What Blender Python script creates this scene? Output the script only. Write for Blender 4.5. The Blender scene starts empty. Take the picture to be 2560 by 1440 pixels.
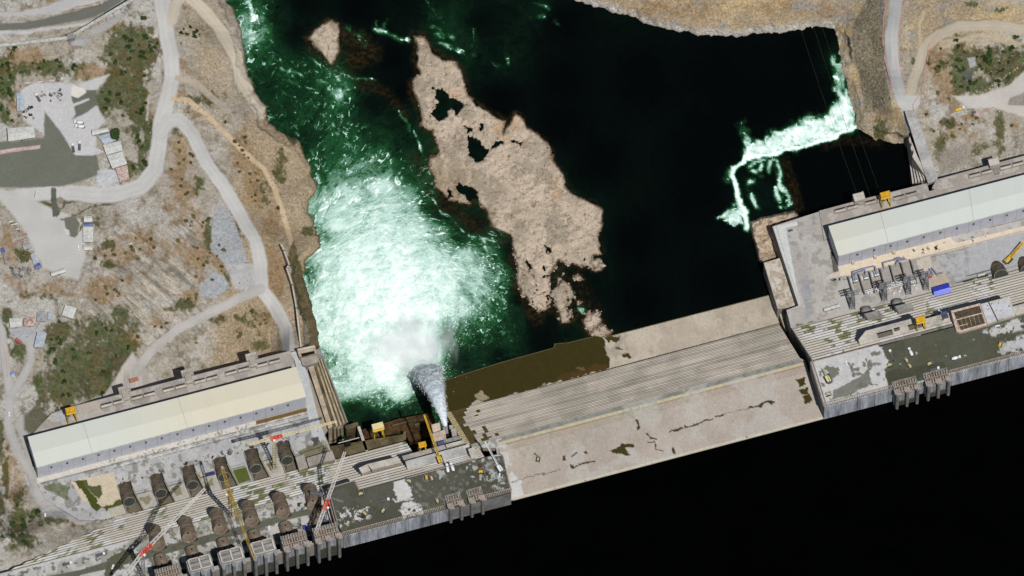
import bpy, math, random
import numpy as np
from mathutils import Vector
R_ = math.radians
sc = bpy.context.scene
# ------------------------------------------------------------------ camera, sky, sun, exposure
TH = R_(22.0); DIST = 15000.0; MPP = 0.4            # tilt off nadir, distance, metres per photo pixel
st, ct = math.sin(TH), math.cos(TH)
ZREF = -60.0
cam = bpy.data.cameras.new('camera'); camo = bpy.data.objects.new('camera', cam); sc.collection.objects.link(camo)
camo.location = (0, -DIST*st, ZREF+DIST*ct); camo.rotation_euler = (TH, 0, 0)
cam.angle = 2*math.atan(1280*MPP/DIST); cam.sensor_width = 36; cam.clip_start = 1000; cam.clip_end = 60000
sc.camera = camo
sc.render.resolution_x = 1024; sc.render.resolution_y = 576
SX, SY = 0.19, 0.434                                 # shadow metres (left, up) per metre of height
SUNV = Vector((SX, -SY, 1)).normalized()             # towards the sun
w = bpy.data.worlds.new('World'); sc.world = w; w.use_nodes = True
nt = w.node_tree; bg = nt.nodes['Background']; sky = nt.nodes.new('ShaderNodeTexSky')
sky.sky_type = 'NISHITA'; sky.sun_disc = False
sky.sun_elevation = math.asin(SUNV.z); sky.sun_rotation = math.atan2(SUNV.x, SUNV.y)
nt.links.new(sky.outputs[0], bg.inputs[0]); bg.inputs[1].default_value = 0.05
sl = bpy.data.lights.new('sun', 'SUN'); sl.energy = 4.6; sl.angle = R_(0.5); sl.color = (1, .985, .955)
slo = bpy.data.objects.new('sun', sl); sc.collection.objects.link(slo)
slo.rotation_euler = SUNV.to_track_quat('Z', 'Y').to_euler()
sc.view_settings.view_transform = 'Standard'; sc.view_settings.look = 'None'
sc.cycles.volume_bounces = 24; sc.cycles.max_bounces = 26
sc.view_settings.exposure = 0.0; sc.view_settings.gamma = 1
# ------------------------------------------------------------------ photo pixel -> point in the place at height z
def P(px, py, z):
    a = (px-1280)*MPP/DIST; b = (720-py)*MPP/DIST
    dx, dy, dz = a, b*ct+st, b*st-ct
    t = (z-(ZREF+DIST*ct))/dz
    return (dx*t, -DIST*st+dy*t, z)
def Pn(px, py, z):
    a = (px-1280)*MPP/DIST; b = (720-py)*MPP/DIST
    dy = b*ct+st; dz = b*st-ct
    t = (z-(ZREF+DIST*ct))/dz
    return np.stack([a*t, -DIST*st+dy*t, z*np.ones_like(t)], -1)
DA = math.atan(.2625/ct)                             # bearing of the dam axis
U = Vector((math.cos(DA), math.sin(DA), 0)); V = Vector((-math.sin(DA), math.cos(DA), 0)); K = Vector((0, 0, 1))
# ------------------------------------------------------------------ colour helpers
KL = 1.5                                             # what a sunlit level surface multiplies its base colour by
def lin(c): c /= 255; return c/12.92 if c <= .04045 else ((c+.055)/1.055)**2.4
def S(r, g, b): return (min(.9, lin(r)/KL), min(.9, lin(g)/KL), min(.9, lin(b)/KL))
MATS = {}
def mat(name, col, rough=.85, var=.18, scale=.25, spec=.2, metal=0, col2=None, bump=0, stretch=None, fine=.12):
    """procedural surface: base colour broken up by two noises"""
    if name in MATS: return MATS[name]
    m = bpy.data.materials.new(name); m.use_nodes = True; n = m.node_tree.nodes; l = m.node_tree.links
    b = n['Principled BSDF']; b.inputs['Roughness'].default_value = rough; b.inputs['Metallic'].default_value = metal
    b.inputs['Specular IOR Level'].default_value = spec
    tc = n.new('ShaderNodeTexCoord'); mp = n.new('ShaderNodeMapping'); l.new(tc.outputs['Object'], mp.inputs[0])
    if stretch: mp.inputs['Scale'].default_value = stretch[:3]; mp.inputs['Rotation'].default_value = (0, 0, -DA) if len(stretch) > 3 else (0, 0, 0)
    no = n.new('ShaderNodeTexNoise'); no.inputs['Scale'].default_value = scale; no.inputs['Detail'].default_value = 6; no.inputs['Roughness'].default_value = .65
    l.new(mp.outputs[0], no.inputs['Vector'])
    rp = n.new('ShaderNodeValToRGB'); l.new(no.outputs[0], rp.inputs[0])
    c2 = col2 or tuple(x*(1-2.2*var) for x in col)
    rp.color_ramp.elements[0].position = .32; rp.color_ramp.elements[0].color = (*c2, 1)
    rp.color_ramp.elements[1].position = .62; rp.color_ramp.elements[1].color = (*[min(.95, x*(1+var*.6)) for x in col], 1)
    n2 = n.new('ShaderNodeTexNoise'); n2.inputs['Scale'].default_value = scale*7; n2.inputs['Detail'].default_value = 3
    l.new(mp.outputs[0], n2.inputs['Vector'])
    mr = n.new('ShaderNodeMapRange'); mr.inputs[1].default_value = .3; mr.inputs[2].default_value = .7; mr.inputs[3].default_value = 1-fine*1.5; mr.inputs[4].default_value = 1+fine
    l.new(n2.outputs[0], mr.inputs[0])
    mx = n.new('ShaderNodeMix'); mx.data_type = 'RGBA'; mx.blend_type = 'MULTIPLY'; mx.inputs[0].default_value = 1
    l.new(rp.outputs[0], mx.inputs[6]); l.new(mr.outputs[0], mx.inputs[7]); l.new(mx.outputs[2], b.inputs['Base Color'])
    if bump:
        bp = n.new('ShaderNodeBump'); bp.inputs['Strength'].default_value = .6; bp.inputs['Distance'].default_value = bump
        l.new(no.outputs[0], bp.inputs['Height']); l.new(bp.outputs[0], b.inputs['Normal'])
    MATS[name] = m; return m
def vmat(name, rough=.9, g=.3, bump=.5, bs=.35, spec=.1):
    """surface whose base colour comes from the mesh's own colour attribute plus procedural grain"""
    m = bpy.data.materials.new(name); m.use_nodes = True; n = m.node_tree.nodes; l = m.node_tree.links
    b = n['Principled BSDF']; b.inputs['Roughness'].default_value = rough; b.inputs['Specular IOR Level'].default_value = spec
    at = n.new('ShaderNodeAttribute'); at.attribute_name = 'col'
    tc = n.new('ShaderNodeTexCoord')
    no = n.new('ShaderNodeTexNoise'); no.inputs['Scale'].default_value = .45; no.inputs['Detail'].default_value = 5; no.inputs['Roughness'].default_value = .7
    l.new(tc.outputs['Object'], no.inputs['Vector'])
    at2 = n.new('ShaderNodeAttribute'); at2.attribute_name = 'grain'
    mr = n.new('ShaderNodeMapRange'); mr.inputs[1].default_value = .3; mr.inputs[2].default_value = .7; mr.inputs[3].default_value = -1; mr.inputs[4].default_value = 1; mr.clamp = False
    l.new(no.outputs[0], mr.inputs[0])
    mu = n.new('ShaderNodeMath'); mu.operation = 'MULTIPLY'; l.new(mr.outputs[0], mu.inputs[0]); l.new(at2.outputs['Fac'], mu.inputs[1])
    ad = n.new('ShaderNodeMath'); ad.operation = 'ADD'; ad.inputs[1].default_value = 1; l.new(mu.outputs[0], ad.inputs[0])
    mx = n.new('ShaderNodeMix'); mx.data_type = 'RGBA'; mx.blend_type = 'MULTIPLY'; mx.inputs[0].default_value = 1
    l.new(at.outputs['Color'], mx.inputs[6]); l.new(ad.outputs[0], mx.inputs[7]); l.new(mx.outputs[2], b.inputs['Base Color'])
    if bump:
        bp = n.new('ShaderNodeBump'); bp.inputs['Strength'].default_value = bump; bp.inputs['Distance'].default_value = 1.2
        l.new(ad.outputs[0], bp.inputs['Height']); l.new(bp.outputs[0], b.inputs['Normal'])
    return m
# ------------------------------------------------------------------ mesh helpers
class MB:
    def __init__(s): s.v = []; s.f = []; s.c = []
    def poly(s, pts, c=None): i = len(s.v); s.v += [tuple(p) for p in pts]; s.f.append(tuple(range(i, i+len(pts)))); s.c.append(c); return s
    def prism(s, top, zb, c=None, cs=None):                # top: world points (any z); straight down to zb
        i = len(s.v); n = len(top)
        a = sum(top[k][0]*top[(k+1) % n][1]-top[(k+1) % n][0]*top[k][1] for k in range(n))
        if a < 0: top = top[::-1]
        s.v += [tuple(p) for p in top]+[(p[0], p[1], zb) for p in top]
        s.f.append(tuple(range(i, i+n))); s.c.append(c)
        s.f.append(tuple(range(i+2*n-1, i+n-1, -1))); s.c.append(c)
        for k in range(n):
            j = (k+1) % n; s.f.append((i+k, i+n+k, i+n+j, i+j)); s.c.append(cs or c)
        return s
    def box(s, c, d, X=U, Y=V, Z=K, col=None):             # centre of base c, sizes d
        c = Vector(c); X, Y, Z = Vector(X), Vector(Y), Vector(Z); i = len(s.v)
        for z in (0, 1):
            for a, b in ((-.5, -.5), (.5, -.5), (.5, .5), (-.5, .5)): s.v.append(tuple(c+X*d[0]*a+Y*d[1]*b+Z*d[2]*z))
        for f in ((3, 2, 1, 0), (4, 5, 6, 7), (0, 1, 5, 4), (1, 2, 6, 5), (2, 3, 7, 6), (3, 0, 4, 7)):
            s.f.append(tuple(i+k for k in f)); s.c.append(col)
        return s
    def bar(s, a, b, r, r2=None, n=6, col=None):           # round or square bar between two points
        a, b = Vector(a), Vector(b); d = (b-a)
        if d.length < 1e-6: return s
        d.normalize(); x = d.orthogonal().normalized(); y = d.cross(x); r2 = r if r2 is None else r2; i = len(s.v)
        for p, q in ((a, r), (b, r2)):
            for k in range(n): t = 2*math.pi*(k+.5)/n; s.v.append(tuple(p+(x*math.cos(t)+y*math.sin(t))*q))
        for k in range(n): j = (k+1) % n; s.f.append((i+k, i+j, i+n+j, i+n+k)); s.c.append(col)
        s.f.append(tuple(range(i+n-1, i-1, -1))); s.c.append(col); s.f.append(tuple(range(i+n, i+2*n))); s.c.append(col)
        return s
    def lattice(s, a, b, w0, w1=None, n=8, r=.18, up=K):   # square lattice boom
        a, b = Vector(a), Vector(b); d = (b-a).normalized(); x = d.cross(Vector(up))
        if x.length < .1: x = d.cross(Vector((1, 0, 0)))
        x.normalize(); y = d.cross(x); w1 = w1 or w0
        cor = lambda t, k: a+(b-a)*t+(x*(1 if k in (0, 3) else -1)+y*(1 if k < 2 else -1))*(w0+(w1-w0)*t)/2
        for k in range(4):
            s.bar(cor(0, k), cor(1, k), r, n=4)
            for q in range(n):
                s.bar(cor(q/n, k), cor((q+1)/n, (k+1) % 4), r*.7, n=4)
                s.bar(cor(q/n, k), cor(q/n, (k+1) % 4), r*.7, n=4)
        return s
    def build(s, name, m, parent=None, origin=(0, 0, 0), smooth=False, usecol=False):
        me = bpy.data.meshes.new(name); o = Vector(origin)
        me.from_pydata([tuple(Vector(v)-o) for v in s.v], [], s.f)
        if usecol:
            ca = me.color_attributes.new('col', 'FLOAT_COLOR', 'CORNER'); ar = []
            for f, c in zip(s.f, s.c): ar += list((*(c or (.4, .38, .35)), 1))*len(f)
            ca.data.foreach_set('color', ar)
            ga = me.attributes.new('grain', 'FLOAT', 'POINT'); ga.data.foreach_set('value', [usecol if usecol is not True else .12]*len(s.v))
        me.materials.append(m)
        if smooth: me.polygons.foreach_set('use_smooth', [True]*len(me.polygons))
        me.update(); ob = bpy.data.objects.new(name, me); sc.collection.objects.link(ob)
        if parent: ob.parent = parent
        else: ob.location = o
        return ob
def tag(o, label=None, cat=None, group=None, kind=None):
    if label: o['label'] = label
    if cat: o['category'] = cat
    if group: o['group'] = group
    if kind: o['kind'] = kind
    return o
def thing(name, label, cat, loc, rz=0, group=None):
    o = bpy.data.objects.new(name, None); sc.collection.objects.link(o); o.location = loc; o.rotation_euler = (0, 0, rz)
    return tag(o, label, cat, group)
def dup(root, loc, rz=None, label=None, group=None):
    r = root.copy(); sc.collection.objects.link(r); r.location = loc
    if rz is not None: r.rotation_euler = (0, 0, rz)
    if label: r['label'] = label
    if group: r['group'] = group
    for ch in list(root.children):
        c = ch.copy(); sc.collection.objects.link(c); c.parent = r
        for g in list(ch.children):
            d = g.copy(); sc.collection.objects.link(d); d.parent = c
    return r
def world(poly, z): return [P(x, y, z) for x, y in poly]
def slab(name, poly, z, zb, m, label=None, cat=None, kind=None, parent=None, group=None):
    return tag(MB().prism(world(poly, z), zb).build(name, m, parent), label, cat, group, kind)
# ------------------------------------------------------------------ numpy noise and painting
rs = np.random.RandomState(7); TAB = rs.rand(512, 512)
def vn(x, y, seed):
    xi = np.floor(x).astype(int); yi = np.floor(y).astype(int); fx = x-xi; fy = y-yi
    fx = fx*fx*(3-2*fx); fy = fy*fy*(3-2*fy); o = seed*37; p = seed*91
    g = lambda a, b: TAB[(a+o) % 512, (b+p) % 512]
    return (g(xi, yi)*(1-fx)+g(xi+1, yi)*fx)*(1-fy)+(g(xi, yi+1)*(1-fx)+g(xi+1, yi+1)*fx)*fy
def fbm(x, y, s, o=4, seed=1, ro=.5):
    r = 0; a = 1; t = 0
    for k in range(o): r = r+a*vn(x/s*2**k+k*13.7, y/s*2**k+k*7.1, seed+k); t += a; a *= ro
    return r/t
def sm(x, a, b): t = np.clip((x-a)/(b-a), 0, 1); return t*t*(3-2*t)
def inpoly(X, Y, poly):
    c = np.zeros(X.shape, bool); n = len(poly)
    for i in range(n):
        x1, y1 = poly[i]; x2, y2 = poly[(i+1) % n]
        if y1 == y2: continue
        c ^= ((y1 > Y) != (y2 > Y)) & (X < (x2-x1)*(Y-y1)/(y2-y1)+x1)
    return c
def dline(X, Y, pl, closed=False):
    d = np.full(X.shape, 1e9); n = len(pl)
    for i in range(n if closed else n-1):
        x1, y1 = pl[i][:2]; x2, y2 = pl[(i+1) % n][:2]; L = max(1e-6, (x2-x1)**2+(y2-y1)**2)
        t = np.clip(((X-x1)*(x2-x1)+(Y-y1)*(y2-y1))/L, 0, 1)
        d = np.minimum(d, np.hypot(X-x1-t*(x2-x1), Y-y1-t*(y2-y1)))
    return d
def sub(X, Y, pl, m):                                    # window of the grid round a polyline
    xs = [p[0] for p in pl]; ys = [p[1] for p in pl]
    gx = X[0]; gy = Y[:, 0]
    i0, i1 = np.searchsorted(gx, min(xs)-m), np.searchsorted(gx, max(xs)+m)
    j0, j1 = np.searchsorted(gy, min(ys)-m), np.searchsorted(gy, max(ys)+m)
    return slice(j0, max(j1, j0+1)), slice(i0, max(i1, i0+1))
def mpoly(X, Y, WX, WY, pl, soft=3):                     # soft mask of a polygon
    M = np.zeros(X.shape); w_ = sub(X, Y, pl, soft+14); x, y = WX[w_], WY[w_]
    if x.size == 0: return M
    d = dline(x, y, pl, True); ins = inpoly(x, y, pl); M[w_] = sm(np.where(ins, d, -d), -soft, soft); return M
def mline(X, Y, WX, WY, pl, hw, soft=2.5):
    M = np.zeros(X.shape); w_ = sub(X, Y, pl, hw+soft+14); x, y = WX[w_], WY[w_]
    if x.size == 0: return M
    M[w_] = 1-sm(dline(x, y, pl), hw-soft, hw+soft); return M
def idw(pts, X, Y, s=25, p=2.):
    pts = np.array(pts, float); num = 0; den = 0
    for x, y, v in pts:
        q = 1/(((X-x)**2+(Y-y)**2+s*s)**p)*1e8; num = num+q*v; den = den+q
    return num/den
def coarse(pts, X, Y, step=16, **k):                     # idw on a coarse grid, then bilinear
    gx = np.arange(X.min()-step, X.max()+2*step, step); gy = np.arange(Y.min()-step, Y.max()+2*step, step)
    A, B = np.meshgrid(gx, gy); Z = idw(pts, A, B, **k)
    fx = (X-gx[0])/step; fy = (Y-gy[0])/step; xi = fx.astype(int); yi = fy.astype(int); fx = fx-xi; fy = fy-yi
    return (Z[yi, xi]*(1-fx)+Z[yi, xi+1]*fx)*(1-fy)+(Z[yi+1, xi]*(1-fx)+Z[yi+1, xi+1]*fx)*fy
def gridmesh(name, X, Y, Zs, keep, col, grain, m, extra=None):
    nv = np.zeros(X.shape, bool); f = keep
    nv[:-1, :-1] |= f; nv[1:, :-1] |= f; nv[:-1, 1:] |= f; nv[1:, 1:] |= f
    idx = -np.ones(X.shape, int); idx[nv] = np.arange(nv.sum())
    co = Pn(X[nv], Y[nv], Zs[nv]); j, i = np.nonzero(f)
    q = np.stack([idx[j, i], idx[j+1, i], idx[j+1, i+1], idx[j, i+1]], -1)
    me = bpy.data.meshes.new(name); me.vertices.add(len(co)); me.vertices.foreach_set('co', co.ravel())
    me.loops.add(q.size); me.loops.foreach_set('vertex_index', q.ravel().astype(np.int32))
    me.polygons.add(len(q)); me.polygons.foreach_set('loop_start', np.arange(0, q.size, 4, dtype=np.int32))
    me.polygons.foreach_set('loop_total', np.full(len(q), 4, np.int32)); me.polygons.foreach_set('use_smooth', np.ones(len(q), bool))
    me.update(calc_edges=True); me.validate()
    c4 = np.ones((len(co), 4)); c4[:, :3] = np.clip(col[nv], 0, .95)
    ca = me.color_attributes.new('col', 'FLOAT_COLOR', 'POINT'); ca.data.foreach_set('color', c4.ravel())
    ga = me.attributes.new('grain', 'FLOAT', 'POINT'); ga.data.foreach_set('value', (grain[nv] if not np.isscalar(grain) else np.full(len(co), grain)))
    for k, a in (extra or {}).items():
        if a.ndim == 3: ea = me.attributes.new(k, 'FLOAT_VECTOR', 'POINT'); ea.data.foreach_set('vector', a[nv].ravel()); continue
        ea = me.attributes.new(k, 'FLOAT', 'POINT'); ea.data.foreach_set('value', a[nv])
    me.materials.append(m); o = bpy.data.objects.new(name, me); sc.collection.objects.link(o); return o
# ------------------------------------------------------------------ land: height field and painted ground
STEP = 2.0
X, Y = np.meshgrid(np.arange(-140, 2701, STEP), np.arange(-130, 1501, STEP))
WX = X+(fbm(X, Y, 26, 4, 3)-.5)*16+(fbm(X, Y, 7, 2, 13)-.5)*5; WY = Y+(fbm(X, Y, 26, 4, 8)-.5)*16+(fbm(X, Y, 7, 2, 18)-.5)*5
LEFT = [(-150, -160), (560, -160), (570, 0), (600, 60), (615, 150), (635, 230), (665, 265), (668, 300), (700, 330), (745, 350), (770, 400), (795, 470), (775, 500), (772, 530), (795, 575), (800, 620), (765, 655), (758, 690), (770, 740), (785, 800), (800, 860), (790, 980), (770, 1230), (330, 1390), (10, 1520), (-150, 1560)]
RIGHT = [(1370, -160), (1400, -20), (1440, 0), (1560, 38), (1690, 80), (1800, 92), (1900, 85), (1990, 75), (2060, 66), (2090, 78), (2100, 110), (2102, 150), (2115, 220), (2138, 290), (2146, 322), (2165, 334), (2185, 348), (2210, 358), (2262, 364), (2330, 480), (2700, 400), (2700, -160)]
ISL = [(1030, 87), (1061, 93), (1083, 125), (1109, 148), (1137, 157), (1153, 180), (1166, 212), (1176, 237), (1192, 256), (1230, 285), (1264, 304), (1257, 330), (1275, 301), (1284, 282), (1300, 288), (1319, 317), (1361, 349), (1383, 368), (1385, 397), (1406, 429), (1416, 469), (1448, 495), (1478, 504), (1507, 522), (1510, 545), (1495, 586), (1507, 638), (1483, 644), (1489, 682), (1469, 667), (1419, 665), (1399, 650), (1390, 672), (1378, 690), (1376, 708), (1384, 735), (1380, 772), (1358, 784), (1336, 772), (1316, 750), (1296, 730), (1290, 690), (1286, 640), (1273, 586), (1227, 565), (1218, 530), (1190, 500), (1168, 513), (1119, 498), (1089, 467), (1076, 430), (1073, 397), (1096, 378), (1080, 327), (1052, 314), (1050, 282), (1040, 250), (1032, 224), (1034, 196), (1050, 180), (1038, 160), (1040, 116)]
ISLETS = [[(765, 95), (800, 62), (825, 50), (850, 60), (852, 100), (850, 130), (828, 160), (812, 150)],
          [(1382, 728), (1402, 698), (1426, 712), (1436, 742), (1420, 762), (1426, 806), (1400, 806), (1388, 762)],
          [(1460, 784), (1496, 776), (1502, 802), (1484, 830), (1464, 822)], [(1474, 836), (1503, 802), (1534, 829), (1504, 850)], [(1436, 690), (1450, 684), (1462, 700), (1446, 706)], [(1420, 770), (1436, 776), (1434, 796), (1424, 790)], [(1476, 650), (1500, 648), (1508, 668), (1490, 684)],
          [(1341, 775), (1350, 772), (1355, 785), (1347, 788)], [(1437, 752), (1455, 755), (1448, 764)], [(1427, 790), (1437, 786), (1432, 800)],
          [(1380, 768), (1392, 780), (1398, 786), (1390, 776)], [(1390, 702), (1396, 690), (1392, 715)], [(1410, 675), (1402, 692), (1408, 685)]]
PONDS = [[(1092, 256), (1080, 218), (1105, 224), (1128, 243), (1160, 266), (1140, 285), (1125, 272), (1099, 307), (1073, 285)], [(1160, 310), (1182, 320), (1172, 340)], [(1195, 315), (1208, 312), (1210, 324), (1200, 328)],
         [(1172, 343), (1198, 355), (1220, 374), (1214, 392), (1192, 402), (1172, 388)], [(1240, 352), (1259, 355), (1236, 371), (1224, 376)], [(1275, 345), (1303, 354), (1300, 362), (1281, 356)],
         [(1145, 452), (1185, 472), (1200, 500), (1190, 515), (1165, 490), (1140, 470)], [(1120, 462), (1135, 490), (1118, 495)], [(1355, 605), (1380, 625), (1372, 634), (1358, 618)], [(1310, 640), (1332, 665), (1322, 680)]]
sd = np.where(inpoly(WX, WY, LEFT) | inpoly(WX, WY, RIGHT), 1, 0)
def sdist(polys, lim=60):
    r = np.full(X.shape, -float(lim))
    for pl in polys:
        w_ = sub(X, Y, pl, lim); x, y = WX[w_], WY[w_]; d = np.minimum(dline(x, y, pl, True), lim)
        r[w_] = np.maximum(r[w_], np.where(inpoly(x, y, pl), d, -d))
    return r
SDL = sdist([LEFT, RIGHT]); SDI = sdist([ISL]+ISLETS)
HP = [(0, 100, -57), (200, 60, -56), (350, 40, -60), (60, 300, -60), (200, 300, -60), (300, 360, -60), (100, 420, -60), (300, 480, -61), (60, 560, -60), (180, 620, -60), (420, 150, -66), (420, 240, -66), (500, 120, -76), (560, 200, -88), (600, 60, -98), (620, 200, -100), (540, 40, -92),
      (520, 300, -78), (600, 400, -80), (680, 400, -94), (740, 420, -101), (700, 520, -88), (760, 560, -101), (440, 330, -66), (520, 420, -70), (640, 620, -72), (650, 720, -72), (700, 640, -76), (720, 760, -72), (720, 860, -62), (740, 870, -62), (400, 480, -62), (300, 600, -58), (400, 600, -56), (350, 700, -50), (250, 720, -55),
      (480, 700, -64), (520, 760, -74), (430, 850, -86), (550, 850, -92), (640, 850, -94), (340, 940, -90), (600, 900, -98), (250, 900, -66), (300, 955, -102), (380, 935, -106), (450, 918, -108), (530, 898, -108), (600, 882, -110), (670, 866, -110), (700, 858, -104), (240, 978, -88), (190, 988, -68), (160, 960, -62), (150, 850, -60), (60, 800, -60), (40, 950, -60), (60, 1060, -60), (40, 1200, -58), (60, 1300, -50), (0, 1437, 4), (60, 1407, -6), (120, 1380, -19), (180, 1352, -32), (240, 1324, -44), (300, 1296, -57), (-40, 1400, 0), (20, 1380, -12), (90, 1345, -25), (150, 1320, -38), (220, 1296, -52), (-100, 1460, 5), (-60, 1300, -30), (140, 1260, -58),
      (300, 1150, -64), (600, 1100, -64), (780, 1000, -66), (1500, -60, -88), (1600, 0, -96), (1500, 0, -101), (1800, 0, -92), (1800, 60, -101), (2000, 40, -98), (2080, 40, -98), (2120, 180, -99), (2160, 120, -80), (2230, 100, -60), (2240, 250, -60), (2170, 300, -98), (2200, 330, -95), (2240, 340, -85), (2290, 330, -62),
      (2400, 150, -60), (2420, 200, -66), (2500, 40, -58), (2560, 200, -60), (2400, 300, -66), (2450, 350, -78), (2360, 380, -78), (2350, 430, -84), (2500, 380, -84), (2600, 330, -80), (2700, 0, -55)]
H = coarse(HP, X, Y, 16, s=22, p=1.7)
nz = fbm(X, Y, 60, 5, 21); nf = fbm(X, Y, 9, 3, 31)
GREEN = [(330, 130, 60, 50, 1), (300, 215, 45, 50, .9), (345, 250, 20, 90, .9), (270, 245, 28, 28, 1), (370, 340, 14, 50, .9), (355, 395, 12, 40, .9), (10, 200, 25, 60, .9), (60, 175, 45, 18, .7), (130, 170, 60, 22, .7), (10, 290, 20, 30, .7), (110, 95, 30, 12, .2), (480, 250, 30, 12, .7), (520, 250, 25, 25, .6), (300, 440, 40, 20, .7), (320, 420, 18, 18, .9), (365, 430, 12, 20, .7),
         (100, 518, 26, 18, .8), (60, 640, 22, 20, .6), (250, 830, 60, 40, .8), (290, 880, 45, 50, .9), (210, 910, 80, 60, .95), (160, 960, 40, 50, .95), (250, 960, 40, 40, .9), (300, 790, 30, 30, .7), (150, 830, 24, 24, .9), (130, 850, 16, 30, .8), (100, 960, 16, 30, .8), (110, 1000, 22, 20, .8), (455, 765, 25, 14, .8), (550, 800, 25, 14, .6), (610, 800, 25, 20, .5), (650, 860, 30, 20, .6), (640, 790, 30, 14, .4),
         (520, 590, 9, 40, .9), (545, 545, 20, 14, .5), (590, 530, 20, 14, .5), (600, 560, 12, 30, .5), (565, 700, 14, 24, .6), (270, 660, 16, 10, .8), (270, 612, 16, 10, .8), (240, 560, 12, 22, .5), (700, 420, 16, 50, .6), (665, 480, 20, 40, .5), (725, 650, 12, 24, .4), (680, 760, 14, 34, .3), (465, 80, 12, 10, .0), (770, 582, 16, 12, .95), (440, 330, 14, 10, .6), (500, 460, 14, 30, .5),
         (0, 1100, 10, 60, .8), (15, 1190, 7, 60, .8), (50, 1260, 16, 50, .5), (0, 1280, 12, 40, .7), (50, 1300, 22, 30, .9), (60, 1350, 30, 18, .9), (150, 1215, 24, 25, .9), (195, 1260, 26, 30, .9), (130, 1300, 40, 12, .7), (85, 1290, 30, 16, .6), (20, 1330, 16, 20, .5), (280, 1250, 20, 20, .5), (50, 740, 60, 12, .3), (120, 745, 30, 12, .4), (20, 795, 12, 20, .8), (12, 830, 14, 18, .8), (50, 880, 20, 20, .7),
         (2400, 170, 18, 60, 1), (2430, 150, 50, 30, .9), (2470, 150, 30, 30, .9), (2530, 170, 40, 60, .85), (2440, 215, 40, 18, .8), (2395, 220, 12, 18, 1), (2490, 200, 20, 20, .4), (2200, 325, 14, 26, .95), (2500, 330, 12, 60, .7), (2430, 12, 17, 8, .9), (2505, 24, 14, 5, .9), (2350, 165, 12, 14, .6), (2330, 220, 12, 14, .4), (2230, 120, 0, 0, 0), (2350, 370, 18, 40, .6), (2370, 310, 18, 14, .7), (2270, 120, 10, 10, .3), (2280, 155, 7, 14, .7), (2320, 150, 10, 20, .4), (2440, 370, 30, 20, .4)]
RUST = [(60, 150, 60, 30, .9), (100, 20, 0, 0, 0), (180, 12, 60, 14, .8), (120, 25, 60, 9, .6), (270, 60, 30, 20, .9), (240, 180, 50, 18, .9), (330, 215, 50, 40, .5), (30, 250, 22, 40, .6), (420, 330, 0, 0, 0), (450, 400, 28, 60, .8), (460, 480, 26, 60, .8), (440, 540, 40, 40, .6), (500, 570, 30, 60, .6), (500, 640, 40, 40, .8), (440, 620, 30, 22, .6), (530, 620, 22, 30, .7), (560, 660, 30, 30, .8), (520, 700, 40, 16, .7), (420, 760, 0, 0, 0),
        (350, 600, 60, 60, .5), (290, 640, 50, 50, .6), (250, 720, 50, 40, .7), (150, 720, 70, 30, .5), (60, 720, 60, 30, .5), (320, 690, 40, 20, .5), (400, 800, 30, 26, .6), (330, 850, 26, 20, .7), (480, 740, 28, 14, .9), (600, 380, 30, 60, .7), (640, 470, 30, 60, .8), (680, 560, 24, 50, .8), (690, 690, 26, 60, .8), (680, 640, 20, 40, .7), (560, 310, 40, 24, .4), (450, 235, 30, 10, .7), (490, 280, 20, 10, .6), (460, 160, 20, 20, .5),
        (600, 830, 50, 30, .5), (560, 790, 40, 20, .5), (660, 800, 30, 40, .6), (480, 860, 40, 30, .3), (20, 620, 30, 60, .6), (30, 700, 30, 30, .6), (10, 880, 20, 30, .5), (40, 1230, 20, 60, .7), (20, 1160, 18, 60, .7), (80, 1310, 40, 30, .6), (150, 1310, 40, 20, .5), (100, 518, 30, 24, .8), (360, 240, 14, 30, .6), (380, 290, 10, 40, .6), (80, 905, 16, 30, .5), (750, 540, 20, 60, .3), (420, 30, 0, 0, 0), (460, 20, 26, 26, .5),
        (2345, 160, 24, 60, .8), (2370, 220, 24, 50, .9), (2385, 260, 18, 20, .8), (2460, 165, 26, 30, .6), (2300, 290, 22, 16, .5), (2420, 290, 40, 8, .6), (2390, 320, 30, 30, .6), (2440, 340, 50, 40, .4), (2350, 340, 30, 40, .4), (2540, 300, 30, 30, .5), (1700, 30, 160, 24, .55), (1950, 20, 120, 20, .5), (2080, 25, 60, 24, .5), (1640, 10, 60, 20, .6), (2180, 90, 14, 60, .4), (2180, 200, 14, 60, .4), (2500, 60, 60, 10, .4), (2240, 290, 18, 20, .3)]
def blobs(L):
    r = np.zeros(X.shape)
    for x, y, a, b, s_ in L:
        if not a: continue
        w_ = sub(X, Y, [(x, y)], max(a, b)*1.8+10); q = ((WX[w_]-x)/a)**2+((WY[w_]-y)/b)**2
        r[w_] = np.maximum(r[w_], s_*np.exp(-q*.6)*1.15)
    return r
GM, RM = blobs(GREEN), blobs(RUST)
col = np.zeros(X.shape+(3,)); c_ = lambda *a: np.array(S(*a))
def mixc(c, m): global col; col = col*(1-m[..., None])+np.array(c)*m[..., None]
n1 = fbm(X, Y, 90, 6, 41, .6); n2 = fbm(X, Y, 18, 5, 51, .65); n3 = fbm(X+Y*.6, Y-X*.3, 6, 3, 61, .7)
col[:] = c_(168, 159, 145); mixc(c_(186, 182, 174), sm(n1, .4, .68)); mixc(c_(126, 118, 100), sm(n2, .48, .75)*.85)
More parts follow.
